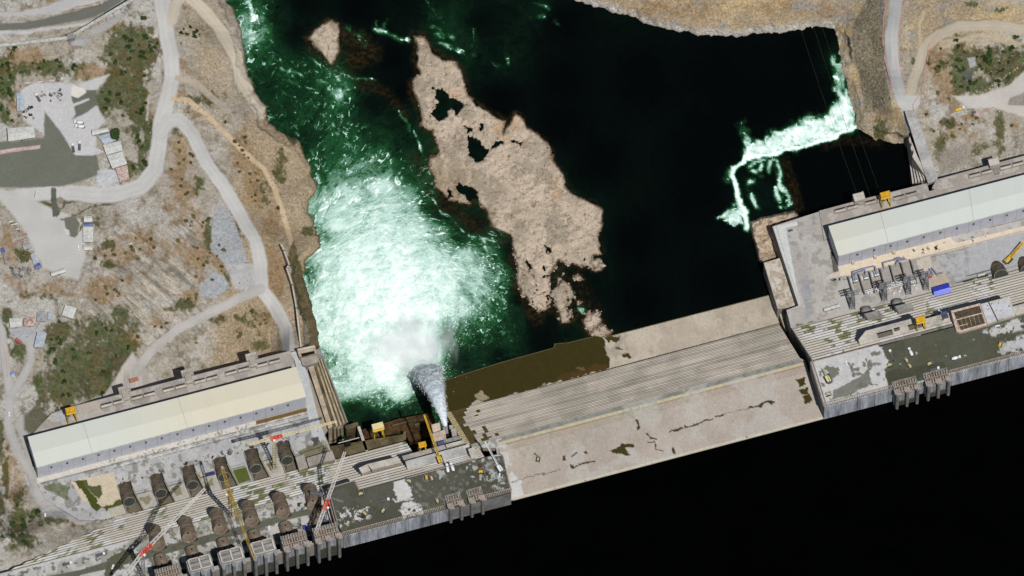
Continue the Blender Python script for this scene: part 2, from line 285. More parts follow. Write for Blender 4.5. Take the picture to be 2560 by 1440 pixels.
# tilted rock strata on the left hill
str_ = fbm((X*.75+Y*.66)*.35, (Y*.75-X*.66)*2.2, 30, 5, 71, .7); hill = blobs([(360, 680, 130, 110, 1), (420, 780, 120, 60, .9), (300, 780, 70, 70, 1), (480, 560, 60, 80, .6), (180, 1250, 60, 60, .3), (30, 1250, 40, 100, .5)])
mixc(c_(198, 186, 168), sm(str_, .55, .72)*sm(hill, .3, .7)*.9); mixc(c_(120, 118, 110), (1-sm(str_, .3, .45))*sm(hill, .3, .7)*.8)
# tan river banks
tanm = np.maximum(sm(X+Y*.15, 620, 690)*sm(Y, 240, 330)*(X < 820), blobs([(1750, 30, 330, 60, 1.2), (2120, 60, 90, 60, 1), (2150, 200, 30, 120, .9), (2210, 300, 60, 50, .9), (2430, 40, 160, 30, 1), (540, 200, 60, 120, .7), (500, 60, 60, 60, .6), (560, 330, 60, 30, .3), (740, 500, 50, 120, .8), (2330, 60, 60, 100, .9), (2390, 100, 60, 30, .7)]))
tanc = np.array(S(170, 150, 120))*(1+.5*(n2[..., None]-.5)); mixc(tanc, np.clip(tanm, 0, 1)*.85)
mixc(c_(196, 172, 128), np.clip(tanm*sm(X, 1350, 1400), 0, 1)*sm(n1, .4, .65)*.8); mixc(c_(150, 148, 145), tanm*sm(X, 1350, 1400)*sm(fbm(X, Y*2, 40, 4, 77), .55, .7)*.7)
# light shore fringe of the right bank
mixc(c_(188, 184, 178), sm(SDL, 0, 5)*(1-sm(SDL, 10, 22))*(X > 1400)*(X < 2090)*.85)
# rock fill slope between bank and haul road, right side
RF = [(2130, 70), (2165, 0), (2215, -30), (2208, 30), (2205, 90), (2212, 170), (2225, 250), (2180, 280), (2165, 280), (2150, 200), (2133, 130)]
mrf = mpoly(X, Y, X*.5+WX*.5, Y*.5+WY*.5, RF, 2); rfc = np.array(S(140, 130, 108))*(.6+.9*fbm(X, Y, 4, 2, 81)[..., None]); mixc(rfc, mrf)
mixc(c_(125, 128, 135), mrf*sm(X+(Y-100)*-.1, 2195, 2215)*.7)
# islands
isl = SDI > -40; ic = np.array(S(188, 172, 152)); q = np.clip(SDI/4+1, 0, 1)*isl; mixc(ic*(.82+.36*n1[..., None]), q); mixc(c_(202, 184, 164), q*sm(fbm(X, Y, 45, 5, 171, .65), .48, .6)*.9); mixc(c_(150, 138, 120), q*sm(fbm(X, Y, 30, 5, 172, .65), .5, .64)*.7); mixc(c_(110, 98, 78), q*(np.abs(fbm(X, Y, 34, 4, 173, .6)-.5) < .006+.012*sm(Y, 560, 700))*.75); mixc(c_(196, 160, 122), q*sm(fbm(X, Y, 60, 3, 174), .62, .72)*.4)
mixc(c_(140, 118, 84), q*(1-sm(X, 1060, 1250))*(.3+.4*n2)*sm(Y, 360, 460))
# rusty dry grass and green growth
rust = sm(RM+(n2-.5)*1.0+(n3-.5)*.35, .26, .78); rc = np.array(S(150, 124, 92))*(.6+.8*fbm(X, Y, 5, 3, 91)[..., None]); mixc(rc, rust*.82)
green = sm(GM+(n2-.5)*.95+(fbm(X*1.5-Y*.4, Y+X*.3, 8, 3, 95)-.5)*.6,   .28, .66)
gc = np.array(S(84, 88, 52))*(.35+1.2*fbm(X, Y, 7, 4, 99, .7)[..., None]); gm2 = sm(fbm(X, Y, 22, 3, 101), .52, .62)
mixc(gc, green*.88); mixc(c_(100, 82, 48), green*(1-gm2)*.5*sm(n1, .35, .6))
mixc(c_(58, 84, 42), green*sm(fbm(X, Y, 16, 3, 105), .58, .72)*.5)
spk = vn(X/2.6, Y/2.6, 5)*.6+vn(X/5.5, Y/5.5, 9)*.6-.6; col *= (1+.30*spk*(1-.65*q))[..., None]
grain = .26+.2*tanm.clip(0, 1)+mrf*.35-q*.08
# pads, aprons, roads
def roadcol(m, c=(200, 197, 192), g=.05):
    global col, grain
    rn = 1+.16*(fbm(X, Y, 30, 4, 121)[..., None]-.5); k = m[..., None]; col = col*(1-k)+np.array(S(*c))*rn*k; grain = grain*(1-m)+g*m
ROAD = np.zeros(X.shape); SX_ = X*.72+WX*.28; SY_ = Y*.72+WY*.28
def road(pl, hw, c=(200, 197, 192), track=True):
    global ROAD, col
    m = mline(X, Y, SX_, SY_, pl, hw, 3); roadcol(m, c); ROAD = np.maximum(ROAD, m if track != 'path' else 0)
    if track is True:                                     # wheel tracks and dusty verges
        w_ = sub(X, Y, pl, hw+6); d = dline(SX_[w_], SY_[w_], pl)
        k = (np.exp(-((d-hw*.42)/2.6)**2)*.07+np.exp(-((d-hw*.95)/3)**2)*.10)*(m[w_] > .3)
        col[w_] *= (1-k[..., None]*(.4+fbm(X[w_], Y[w_], 25, 3, 131)[..., None]))
def padp(pl, c, soft=3, g=.08, r=False):
    global ROAD
    m = mpoly(X, Y, SX_, SY_, pl, soft); roadcol(m, c, g)
    if r: ROAD = np.maximum(ROAD, m)
padp([(-150, 45), (60, 40), (130, 38), (200, 15), (260, 0), (330, -60), (420, -160), (350, -160), (200, -20), (100, 20), (0, 35), (-150, 35)], (188, 186, 184), r=True)
padp([(-150, 68), (60, 56), (120, 45), (180, 30), (250, 12), (290, -10), (330, -40), (345, -30), (290, 15), (230, 45), (140, 62), (60, 74), (-150, 84)], (112, 112, 104), 2, r=True)
padp([(-150, 86), (60, 76), (150, 64), (230, 50), (300, 20), (310, 26), (240, 58), (150, 72), (60, 84), (-150, 96)], (192, 190, 187), r=True)
padp([(175, 105), (215, 85), (222, 100), (212, 116), (180, 112)], (172, 170, 170)); padp([(230, 70), (300, 30), (320, 40), (260, 80), (220, 92)], (172, 168, 164))
padp([(55, 225), (90, 205), (150, 205), (195, 212), (225, 200), (275, 184), (262, 205), (240, 225), (235, 250), (262, 300), (240, 330), (240, 385), (180, 380), (120, 345), (60, 300), (38, 250)], (197, 195, 194), 4, .14, True)
padp([(-140, 320), (10, 310), (95, 350), (120, 385), (-140, 385)], (186, 183, 178), 4)
padp([(-140, 362), (25, 352), (110, 345), (112, 280), (130, 300), (160, 340), (185, 385), (240, 385), (250, 432), (225, 445), (170, 462), (90, 470), (20, 470), (-140, 470)], (112, 114, 102), 3, .12, True)
padp([(178, 240), (185, 225), (205, 226), (240, 225), (243, 262), (215, 282), (180, 300), (190, 285)], (108, 110, 98), 2); padp([(180, 212), (210, 222), (215, 230), (195, 246), (178, 240)], (226, 220, 208), 2)
padp([(180, 262), (222, 245), (224, 250), (184, 268)], (200, 198, 196), 1)
padp([(0, 376), (100, 363), (100, 370), (0, 386)], (196, 192, 190), 2)
padp([(243, 428), (262, 422), (290, 425), (300, 452), (262, 470), (240, 455)], (196, 196, 198), 3); padp([(172, 362), (230, 366), (262, 380), (230, 390), (190, 388)], (200, 200, 200), 2)
padp([(70, 470), (200, 466), (205, 480), (130, 500), (60, 510), (10, 480)], (196, 194, 190), 3, .06, True)
padp([(-140, 470), (0, 470), (60, 490), (150, 530), (205, 550), (215, 600), (215, 640), (195, 700), (155, 690), (105, 665), (85, 620), (50, 560), (0, 500), (-140, 480)], (194, 191, 186), 5, .05, True)
padp([(535, 540), (550, 515), (575, 530), (600, 590), (620, 650), (600, 680), (560, 660), (525, 620)], (168, 170, 172), 3, .3); padp([(500, 710), (530, 680), (560, 690), (575, 720), (540, 745), (498, 740)], (168, 170, 172), 3, .3)
padp([(560, 660), (640, 660), (640, 710), (610, 730), (585, 720)], (186, 184, 182), 5)
padp([(25, 820), (90, 815), (115, 830), (95, 870), (70, 870), (30, 830)], (176, 176, 178), 3)
padp([(2420, 270), (2380, 240), (2450, 238), (2520, 215), (2560, 180), (2700, 60), (2700, 330), (2560, 292), (2480, 270)], (196, 190, 182), 4, .06, True)
padp([(2520, 262), (2525, 245), (2570, 225), (2640, 225), (2640, 270)], (150, 142, 134), 2, .3)
padp([(2350, 100), (2480, 80), (2560, 110), (2540, 120), (2450, 92), (2390, 110), (2340, 130)], (190, 176, 150), 4)
padp([(230, 1000), (262, 985), (330, 880), (345, 900), (395, 955), (330, 985), (262, 1002)], (188, 182, 174), 4, .08, True)
padp([(1130//8, 500), (150, 536), (132, 542), (126, 500), (128, 470), (140, 470)], (96, 98, 86), 1)
for p in ([(143, 538), (160, 512), (175, 505), (190, 495)], [(160, 508), (175, 498), (192, 482)], [(168, 508), (190, 502)], [(230, 512), (250, 510), (285, 509)], [(155, 550), (180, 548), (205, 530), (225, 516)], [(190, 590), (200, 570), (210, 545)]): mixc(c_(92, 88, 66), mline(X, Y, WX, WY, p, 1.8, 1.2))
padp([(160, 545), (190, 540), (200, 560), (188, 595), (172, 590), (165, 570)], (112, 112, 100), 2); padp([(160, 570), (172, 575), (175, 590), (165, 585)], (205, 205, 203), 2)
road([(404, -60), (404, 0), (414, 70), (428, 140), (430, 200), (418, 250), (402, 310), (398, 370), (388, 425), (352, 468), (290, 487), (230, 487), (170, 482)], 20)
road([(440, -60), (480, -5), (540, 60), (590, 140), (603, 200), (640, 260), (655, 285)], 15, (204, 192, 172)); road([(430, 50), (440, 10), (470, -30)], 14, (204, 192, 174))
road([(445, 195), (480, 200), (520, 235), (570, 275)], 8, (184, 172, 156), 'path')
road([(400, 330), (425, 300), (450, 300), (482, 335), (512, 400), (562, 470), (602, 540), (638, 600), (652, 660), (655, 725), (690, 770), (716, 820), (724, 890)], 17)
road([(432, 247), (470, 250), (530, 300), (600, 370), (660, 422), (690, 480), (710, 540), (730, 610), (742, 660)], 6, (204, 180, 146), 'path')
road([(652, 722), (600, 745), (520, 785), (440, 825), (385, 870), (340, 930)], 12, (187, 182, 176)); road([(368, 300), (372, 250), (400, 230)], 3, (180, 176, 172), 'path')
road([(-60, 700), (5, 830), (14, 920), (26, 985), (20, 1060), (42, 1130), (78, 1180), (100, 1240)], 11, (186, 183, 178)); road([(75, 860), (78, 900), (58, 945), (28, 985)], 10, (186, 183, 178))
road([(60, 1060), (86, 1130), (110, 1200), (150, 1250), (200, 1290)], 22, (176, 172, 166), False)
road([(2250, -60), (2238, 20), (2228, 90), (2234, 160), (2252, 240), (2266, 262), (2280, 300), (2310, 400), (2330, 470)], 16, (188, 187, 184)); road([(2266, 262), (2296, 170), (2310, 120), (2345, 85), (2400, 66), (2480, 62), (2600, 80), (2700, 120)], 13, (192, 180, 160))
padp([(2238, 240), (2300, 240), (2300, 262), (2285, 278), (2258, 278), (2245, 262)], (188, 187, 184), 3, .05, True)
road([(2310, 30), (2300, 60), (2300, 110)], 4, (190, 172, 140), 'path')
padp([(2420, 178), (2432, 175), (2430, 205), (2408, 202), (2404, 188)], (92, 96, 90), 1.5); padp([(2418, 145), (2438, 142), (2442, 165), (2425, 170)], (172, 170, 170), 2)
padp([(2345, 380), (2420, 360), (2430, 400), (2350, 440)], (150, 142, 130), 10, .3)
for p in ([(300, 635), (270, 645), (200, 750)], [(330, 600), (290, 640)], [(370, 560), (340, 580), (328, 612)], [(120, 985), (115, 900), (135, 870), (180, 850), (215, 795)], [(118, 1035), (112, 960), (125, 920), (150, 860)]): mixc(c_(170, 150, 124) if p[0][0] > 200 else c_(120, 112, 98), mline(X, Y, WX, WY, p, 1.6, 1.2)*.8)
padp([(60, 1190), (110, 1170), (250, 1190), (260, 1250), (180, 1300), (110, 1290), (80, 1240)], (184, 180, 176), 5, .1)
mixc(c_(84, 78, 56), mpoly(X, Y, WX, WY, [(665, 275), (672, 262), (705, 300), (745, 350), (735, 362), (700, 330), (668, 300)], 2)*.95)
wet = (1-sm(SDL, 1, 7))*sm(SDL, -4, 0)*(X < 900); mixc(c_(84, 68, 44), wet*.9); mixc(c_(84, 62, 40), (1-sm(SDI, -1, 4+10*n2))*sm(SDI, -12, -2))
mixc(c_(86, 80, 50), mpoly(X, Y, WX, WY, [(720, 640), (735, 600), (745, 640), (760, 700), (785, 800), (800, 862), (762, 870), (745, 760)], 2)*.9)
mixc(c_(180, 168, 146), mpoly(X, Y, WX, WY, [(755, 800), (770, 820), (780, 850), (765, 862), (760, 840)], 1.5)*.8)
padp([(60, 1040), (90, 1010), (120, 1040), (150, 1080), (80, 1090), (60, 1075)], (102, 100, 82), 5, .2)
green2 = green*(1-ROAD)
# heights: relief, river bed outside the shore lines
Hn = (nz-.5)*6+(nf-.5)*1.8*(1-.8*tanm.clip(0, 1))+(n3-.5)*1.6*mrf; Hn *= (1-ROAD*.92)*sm(SDL, 0, 20)
Hn += green2*(fbm(X, Y, 5, 3, 141)-.3)*2.6+sm(hill, .3, .7)*(str_-.5)*7*(1-ROAD)
under = mpoly(X, Y, X, Y, [(74, 1122), (66, 1108), (132, 1036), (181, 1020), (722, 882), (800, 860), (900, 1240), (316, 1283), (262, 1299), (202, 1302), (113, 1247), (95, 1213)], .6)
wl_ = (Y-1434)+(X-10)*.461; H = H-np.clip(wl_-2, 0, 40)*2.0*(X < 800)*(Y > 1200)
Hl = H+Hn; Hl = np.where(under > .5, np.minimum(Hl, -74), Hl)
shore = lambda d, k=1.: -105.3+d*.42*k+(nf-.5)*2.2+np.clip(d-22, 0, 60)*1.6
ZL = np.minimum(Hl, shore(SDL)); ib = fbm(X, Y, 14, 4, 151, .6)
ZI = np.minimum(-101.6+(n1-.5)*5+(ib-.5)*4.5-2.2*(np.abs(fbm(X, Y, 34, 4, 173, .6)-.5) < .01), shore(SDI, 1.5)+.5+(ib-.5)*3.5)
for pl in PONDS:
    m = mpoly(X, Y, WX+(fbm(X, Y, 9, 2, 181)-.5)*12, WY+(fbm(X, Y, 9, 2, 183)-.5)*12, pl, 1.2); nr_ = mpoly(X, Y, WX, WY, pl, 16)*sm(fbm(X, Y, 5, 2, 187), .58, .64); m = np.maximum(m, nr_*(mpoly(X, Y, WX, WY, pl, 16) > .12)); ZI = ZI*(1-m)-107*m
ZI -= 6*sm(fbm(X, Y, 10, 3, 161), .71, .77)*sm(X, 1280, 1360)*(Y > 640)*(Y < 790)
ZZ = np.where(SDI > -14, np.maximum(ZI, -107.5), ZL)
cellf = lambda M: (M[:-1, :-1] | M[1:, :-1] | M[:-1, 1:] | M[1:, 1:])
kl = cellf(SDL > -10) & ~cellf(SDI > -14); rd = cellf(ROAD > .5)
GMAT = vmat('earth_and_rock', .95, bump=.45)
def ground(px, py):                                      # height of the land under a photo pixel
    j = int(round((py-Y[0, 0])/STEP)); i = int(round((px-X[0, 0])/STEP)); j = min(max(j, 0), X.shape[0]-1); i = min(max(i, 0), X.shape[1]-1); return float(ZZ[j, i])
tag(gridmesh('ground', X, Y, ZZ, kl & ~rd, col, grain, GMAT), kind='structure')
tag(gridmesh('road', X, Y, ZZ, kl & rd, col, grain, vmat('road_gravel', .9, bump=.25)), kind='structure')
tag(gridmesh('river_island', X, Y, ZZ, cellf(SDI > -14), col, grain, vmat('island_rock', .95, bump=.4)), kind='structure')
tag(MB().box((0, 2000, -125), (14000, 14000, 1), X=(1, 0, 0), Y=(0, 1, 0)).build('river_bed', mat('bed', S(95, 82, 60), scale=.01)), kind='structure')
# ------------------------------------------------------------------ water
def watermat(name):
    m = bpy.data.materials.new(name); m.use_nodes = True; n = m.node_tree.nodes; l = m.node_tree.links; b = n['Principled BSDF']
    b.inputs['Roughness'].default_value = .25; b.inputs['Specular IOR Level'].default_value = .12
    N = lambda t: n.new('ShaderNode'+t)
    def math_(op, a, c=None, v=None):
        q = N('Math'); q.operation = op; l.new(a, q.inputs[0]) if not isinstance(a, float) else setattr(q.inputs[0], 'default_value', a)
        if c is not None: l.new(c, q.inputs[1])
        elif v is not None: q.inputs[1].default_value = v
        return q.outputs[0]
    tc = N('TexCoord'); fo = N('Attribute'); fo.attribute_name = 'foam'; sh = N('Attribute'); sh.attribute_name = 'shoal'
    def noise(sc_, det=6, ro=.6, dist=0, vec=None):
        q = N('TexNoise'); q.inputs['Scale'].default_value = sc_; q.inputs['Detail'].default_value = det; q.inputs['Roughness'].default_value = ro; q.inputs['Distortion'].default_value = dist
        l.new(vec or tc.outputs['Object'], q.inputs['Vector']); return q.outputs[0]
    mp = N('Mapping'); mp.inputs['Scale'].default_value = (1, .75, 1); mp.inputs['Rotation'].default_value = (0, 0, -.25); l.new(tc.outputs['Object'], mp.inputs[0])
    fl = N('Attribute'); fl.attribute_name = 'flow'; a = noise(.1, 8, .66, 1.0, fl.outputs['Vector']); r = noise(.2, 5, .62, 1.6, fl.outputs['Vector'])
    ridge = math_('SUBTRACT', math_('ABSOLUTE', math_('SUBTRACT', r, v=.5)), v=.07)   # thin curling filaments
    rid = math_('MULTIPLY', ridge, v=-1.7)
    f0 = fo.outputs['Fac']
    amp = math_('ADD', math_('MULTIPLY', f0, math_('SUBTRACT', 1.36, f0)), v=.03)
    dlt = math_('ADD', math_('MULTIPLY', math_('SUBTRACT', a, v=.5), v=1.35), rid)
    wn = noise(.27, 5, .66, 1.1, fl.outputs['Vector']); gate = N('MapRange'); gate.inputs[1].default_value = .14; gate.inputs[2].default_value = .5; l.new(f0, gate.inputs[0]); cap = N('MapRange'); cap.inputs[1].default_value = .57; cap.inputs[2].default_value = .66; l.new(wn, cap.inputs[0])
    caps = math_('MULTIPLY', math_('MULTIPLY', cap.outputs[0], math_('MULTIPLY', gate.outputs[0], math_('SUBTRACT', 1.0, f0))), v=1.0)
    fe = math_('ADD', math_('ADD', f0, math_('MULTIPLY', dlt, amp)), caps)
    rp = N('ValToRGB'); l.new(fe, rp.inputs[0]); e = rp.color_ramp.elements
    st_ = [(0, (1, 3, 2)), (.1, (2, 14, 7)), (.3, (8, 44, 20)), (.45, (26, 84, 42)), (.58, (112, 156, 132)), (.72, (186, 220, 206)), (.9, (220, 242, 232)), (1.0, (250, 255, 252))]
    while len(e) < len(st_): e.new(.5)
    for k, (p, c) in enumerate(st_): e[k].position = p; e[k].color = (*[x*(1.0 if p < .8 else 1.2) for x in S(*c)], 1)
    mx = N('Mix'); mx.data_type = 'RGBA'; l.new(math_('MULTIPLY', sh.outputs['Fac'], math_('SUBTRACT', 1.0, math_('MULTIPLY', fe, v=1.3))), mx.inputs[0]); mx.clamp_factor = True
    l.new(rp.outputs[0], mx.inputs[6]); rb = N('ValToRGB'); l.new(noise(.25, 5, .7), rb.inputs[0]); rb.color_ramp.elements[0].position = .45; rb.color_ramp.elements[1].position = .8
    rb.color_ramp.elements[0].color = (*S(22, 18, 6), 1); rb.color_ramp.elements[1].color = (*S(84, 66, 38), 1); l.new(rb.outputs[0], mx.inputs[7])
    l.new(mx.outputs[2], b.inputs['Base Color'])
    l.new(math_('ADD', math_('MULTIPLY', fe, v=.6), v=.25), b.inputs['Roughness'])
    bp = N('Bump'); bp.inputs['Strength'].default_value = .5; bp.inputs['Distance'].default_value = 2.0; l.new(math_('MULTIPLY', dlt, amp), bp.inputs['Height']); l.new(bp.outputs[0], b.inputs['Normal'])
    return m
WS = 4.0
A, B = np.meshgrid(np.arange(480, 2701, WS), np.arange(-140, 1101, WS))
FP = [(560, -60, .3), (610, -40, .4), (640, 50, .5), (632, 90, .55), (700, 40, .16), (760, 0, .03), (740, 90, .05), (700, 150, .33), (670, 200, .25), (760, 180, .3), (840, 200, .45), (850, 230, .5), (790, 260, .3), (900, 160, .04), (980, 150, .0), (960, 210, .05), (1000, 230, .0), (750, 300, .32), (830, 290, .35), (860, 340, .42), (930, 260, .1), (1000, 300, .16), (940, 330, .26), (800, 380, .38), (760, 350, .2), (870, 420, .5), (950, 410, .5), (1030, 430, .3), (1020, 350, .2), (790, 440, .4), (820, 500, .62), (880, 490, .7), (960, 480, .74), (1030, 520, .66), (1070, 510, .3), (850, 560, .78), (950, 560, .82), (1040, 570, .8), (1100, 590, .55), (1150, 590, .3), (1110, 520, .06), (1180, 560, .1),
      (800, 590, .5), (820, 640, .8), (900, 640, .9), (1000, 640, .92), (1100, 650, .8), (1160, 640, .66), (1205, 640, .5), (1240, 690, .5), (1185, 690, .72), (1210, 720, .62), (1100, 710, .92), (1000, 710, .98), (900, 710, .95), (810, 700, .8), (775, 690, .45), (800, 770, .8), (900, 780, .97), (1000, 790, 1), (1080, 780, .95), (1140, 765, .76), (1190, 755, .6), (1250, 740, .44), (1240, 790, .42), (1200, 830, .4), (1260, 850, .3), (1130, 830, .5), (1290, 800, .25), (1200, 870, .25), (830, 860, .82), (900, 870, .92), (980, 880, 1.1), (1060, 870, 1.1), (850, 930, .7), (900, 950, .82), (960, 940, 1.0), (1000, 975, .9), (822, 900, .52), (875, 985, .72), (880, 1020, .2), (950, 1000, .5), (930, 1050, .12), (1000, 1040, .2), (1050, 1020, .25), (1070, 980, .4),
      (1160, 900, .2), (1250, 890, .08), (1350, 850, .03), (1340, 790, .02), (1290, 640, .05), (1300, 740, .03), (900, -40, 0), (900, 20, .0), (1020, 0, .05), (1100, -20, .14), (1110, 50, .25), (1160, 110, .22), (1200, 60, .05), (1300, 0, .1), (1340, 20, .15), (1260, 150, .12), (1400, 60, 0), (1250, 250, 0), (1400, 200, 0), (1400, 300, 0), (1500, 400, 0), (1600, 200, 0), (1600, 600, 0), (1800, 200, 0), (1750, 400, 0), (1750, 500, 0), (1800, 700, 0), (1600, 750, 0), (1460, 730, .05), (2000, 130, 0), (2000, 200, 0), (1900, 250, 0), (2070, 90, .02), (2090, 130, .15), (2200, 420, 0), (2100, 440, 0), (2050, 480, 0), (1980, 440, 0), (1900, 480, .1), (1800, 330, 0), (2250, 380, 0), (2200, 350, 0)]
F = coarse(FP, A, B, 16, s=14, p=1.7); F -= .02*(1-sm(F, .4, .7))*sm(F, .1, .2); F = np.where(F > .75, .75+(F-.75)*.82, F)
WA = A+(fbm(A, B, 24, 4, 203)-.5)*22; WB = B+(fbm(A, B, 24, 4, 208)-.5)*22
def streak(pl, hw, v, raw=False):
    global F
    if raw: F = np.maximum(F, mline(A, B, WA, WB, pl, hw, max(3, hw*.9))*v); return
    m = mline(A, B, WA, WB, pl, hw*1.1, max(6, hw*1.5)); F = np.maximum(F, m*v*np.clip(-.35+2.5*fbm(A, B, 13, 3, int(pl[0][0])), .12, 1.1)*.92)
def wpoly(pl, v, soft=8):
    global F
    F = np.maximum(F, mpoly(A, B, WA+(fbm(A, B, 13, 3, 241)-.5)*20, WB+(fbm(A, B, 13, 3, 243)-.5)*20, pl, soft)*v*np.clip(.68+.62*fbm(A, B, 9, 3, 245), .7, 1.08))
for p, h, v in [([(615, -20), (632, 40), (630, 100)], 8, .85), ([(650, 30), (660, 110), (690, 160)], 5, .5), ([(700, 190), (760, 215), (800, 235)], 5, .5), ([(690, 250), (730, 320), (760, 360)], 5, .45), ([(850, 195), (855, 240), (830, 245)], 8, .7), ([(780, 372), (795, 420), (798, 470)], 4, .7), ([(760, 130), (800, 160), (840, 182), (900, 196), (950, 200)], 3, .68), ([(700, 170), (760, 190), (820, 215), (850, 240)], 6, .6), ([(820, 300), (860, 340), (880, 370)], 9, .6), ([(1000, 275), (1020, 305), (1050, 360), (1062, 400)], 4, .62), ([(1053, 475), (1095, 522), (1140, 560), (1178, 588)], 2.5, .85), ([(1178, 588), (1205, 600), (1222, 640), (1245, 670), (1245, 720), (1262, 750)], 7, .7), ([(1205, 600), (1230, 595)], 5, .7),
                ([(935, 70), (960, 78), (985, 90), (1015, 98)], 6, .8), ([(940, 50), (942, 75)], 2.5, .7), ([(965, 52), (960, 78)], 4, .75), ([(870, 60), (885, 90)], 3, .5), ([(895, 85), (915, 115)], 6, .5), ([(1085, 70), (1110, 90), (1135, 95)], 8, .62), ([(1100, 105), (1150, 125), (1180, 135)], 6, .68), ([(1185, 75), (1180, 115)], 2.5, .5), ([(1110, 55), (1128, 65)], 2.5, .6), ([(1262, 135), (1270, 155)], 3, .6), ([(1232, 160), (1250, 162)], 3, .5), ([(1340, 10), (1370, 20)], 4, .5), ([(1330, 45), (1358, 38)], 3, .5), ([(1385, 55), (1395, 62)], 3, .6), ([(1060, 0), (1090, 20)], 3, .45),
                ([(1432, 735), (1422, 760)], 5, .65), ([(1445, 770), (1460, 775)], 7, .7), ([(765, 690), (775, 730), (790, 770), (810, 850), (850, 950)], 7, .7), ([(800, 840), (830, 900), (860, 960)], 9, .62), ([(1150, 945), (1230, 900), (1300, 885)], 2.5, .4), ([(900, 1020), (960, 1000), (1010, 1010)], 3, .5)]: streak(p, h, v)
# the drowned weirs upstream of the right powerhouse
wpoly([(1862, 398), (1860, 370), (1862, 330), (1880, 345), (1905, 358), (1930, 330), (1960, 318), (1995, 300), (2030, 290), (2062, 288), (2085, 262), (2105, 205), (2122, 250), (2138, 295), (2140, 330), (2060, 350), (1960, 380)], .86, 15)
wpoly([(2078, 140), (2090, 130), (2110, 200), (2128, 260), (2110, 300), (2090, 270), (2085, 210)], .62, 8)
wpoly([(1860, 300), (1870, 340), (1850, 345), (1848, 305)], .35, 8)
streak([(1838, 418), (1865, 394), (1950, 378), (2060, 350), (2138, 322)], 6, 1.05, True); streak([(2100, 190), (2122, 250), (2138, 318)], 4, .8)
streak([(1838, 418), (1830, 440), (1842, 470), (1852, 500), (1860, 540), (1868, 570)], 8, 1.0, True); streak([(1825, 430), (1818, 450)], 8, .6); wpoly([(1850, 500), (1862, 570), (1830, 565), (1795, 545), (1825, 525)], .78, 7)
for i, p in enumerate([[(1870, 415), (1890, 400), (1940, 398)], [(1880, 430), (1900, 440)], [(1940, 400), (1950, 430), (1952, 460), (1962, 490), (1974, 508)], [(1880, 450), (1872, 470)], [(1880, 490), (1895, 520)], [(1900, 410), (1895, 430)], [(1925, 405), (1922, 425)], [(1945, 470), (1945, 500)], [(1955, 520), (1970, 515)]]): streak(p, 6, .8)
for p in ([(1975, 395), (1985, 440), (2000, 490), (2012, 528), (1990, 540), (1965, 440), (1950, 400)],): pass
sdi = np.full(A.shape, -60.)
for pl in [ISL]+ISLETS:
    d = np.minimum(dline(WA, WB, pl, True), 60); sdi = np.maximum(sdi, np.where(inpoly(WA, WB, pl), d, -d))
side = 1-.8*np.maximum(sm(A-B*.35, 1180, 1260), 1-sm(B, 90, 140)*0-1)
west = 1-sm(A-B*.35, 960, 1060)*0; SHO = np.where(sdi > 2, 0, sm(sdi, -6-20*fbm(A, B, 30, 3, 231)*side, 0)*(.35+.4*side))
SHO = np.maximum(SHO, mline(A, B, WA, WB, [(860, 90), (910, 110), (930, 130), (880, 150)], 22, 16)*.7); SHO = np.maximum(SHO, mline(A, B, WA, WB, [(770, 110), (830, 170), (900, 200), (960, 225)], 8, 8)*.7)
SHO = np.maximum(SHO, mline(A, B, WA, WB, [(900, 215), (970, 235), (1020, 290)], 10, 10)*.55); SHO = np.maximum(SHO, mline(A, B, WA, WB, [(1040, 400), (1090, 500), (1180, 560), (1250, 600)], 18, 14)*.6)
SHO = np.maximum(SHO, mline(A, B, WA, WB, [(1290, 620), (1295, 700), (1320, 760), (1345, 800)], 16, 12)*.75); SHO = np.maximum(SHO, mpoly(A, B, WA, WB, [(1952, 400), (1975, 395), (1998, 460), (2014, 530), (1985, 535)], 6)*.45)
SHO = np.maximum(SHO, mline(A, B, WA, WB, [(1445, 700), (1460, 740), (1500, 790)], 16, 16)*.4)
SHO = np.maximum(SHO, mline(A, B, WA, WB, [(2060, 365), (2120, 350), (2200, 358)], 10, 8)*.35)
F = np.where(sdi > 2, .1, F); fx_, fy_ = (A-1075)*MPP, (960-B)*MPP/ct; rr_ = np.hypot(fx_, fy_); tt_ = np.arctan2(fx_, fy_)
FLOW = np.stack([np.where(rr_ < 210, rr_, 210+(rr_-210)*.45), tt_*(75+90*sm(rr_, 190, 330)), 0*rr_], -1)
Zw = np.full(A.shape, -105.)+np.clip(F, 0, 1)*(fbm(A, B, 12, 3, 221)-.5)*2.2
tag(gridmesh('river_water', A, B, Zw, ~((A < 752) & (B > 640))[:-1, :-1], np.zeros(A.shape+(3,)), .0, watermat('river_water'), {'foam': F, 'shoal': SHO, 'flow': FLOW}), kind='structure')
RW = mat('reservoir_water', S(1, 2, 1), rough=.3, spec=.02, scale=.02, var=.3)
slab('reservoir_water', [(-800, 1800), (1285, 1249), (2060, 1044), (3400, 694), (3400, 3200), (-800, 3200)], 0, -2, RW, kind='structure')
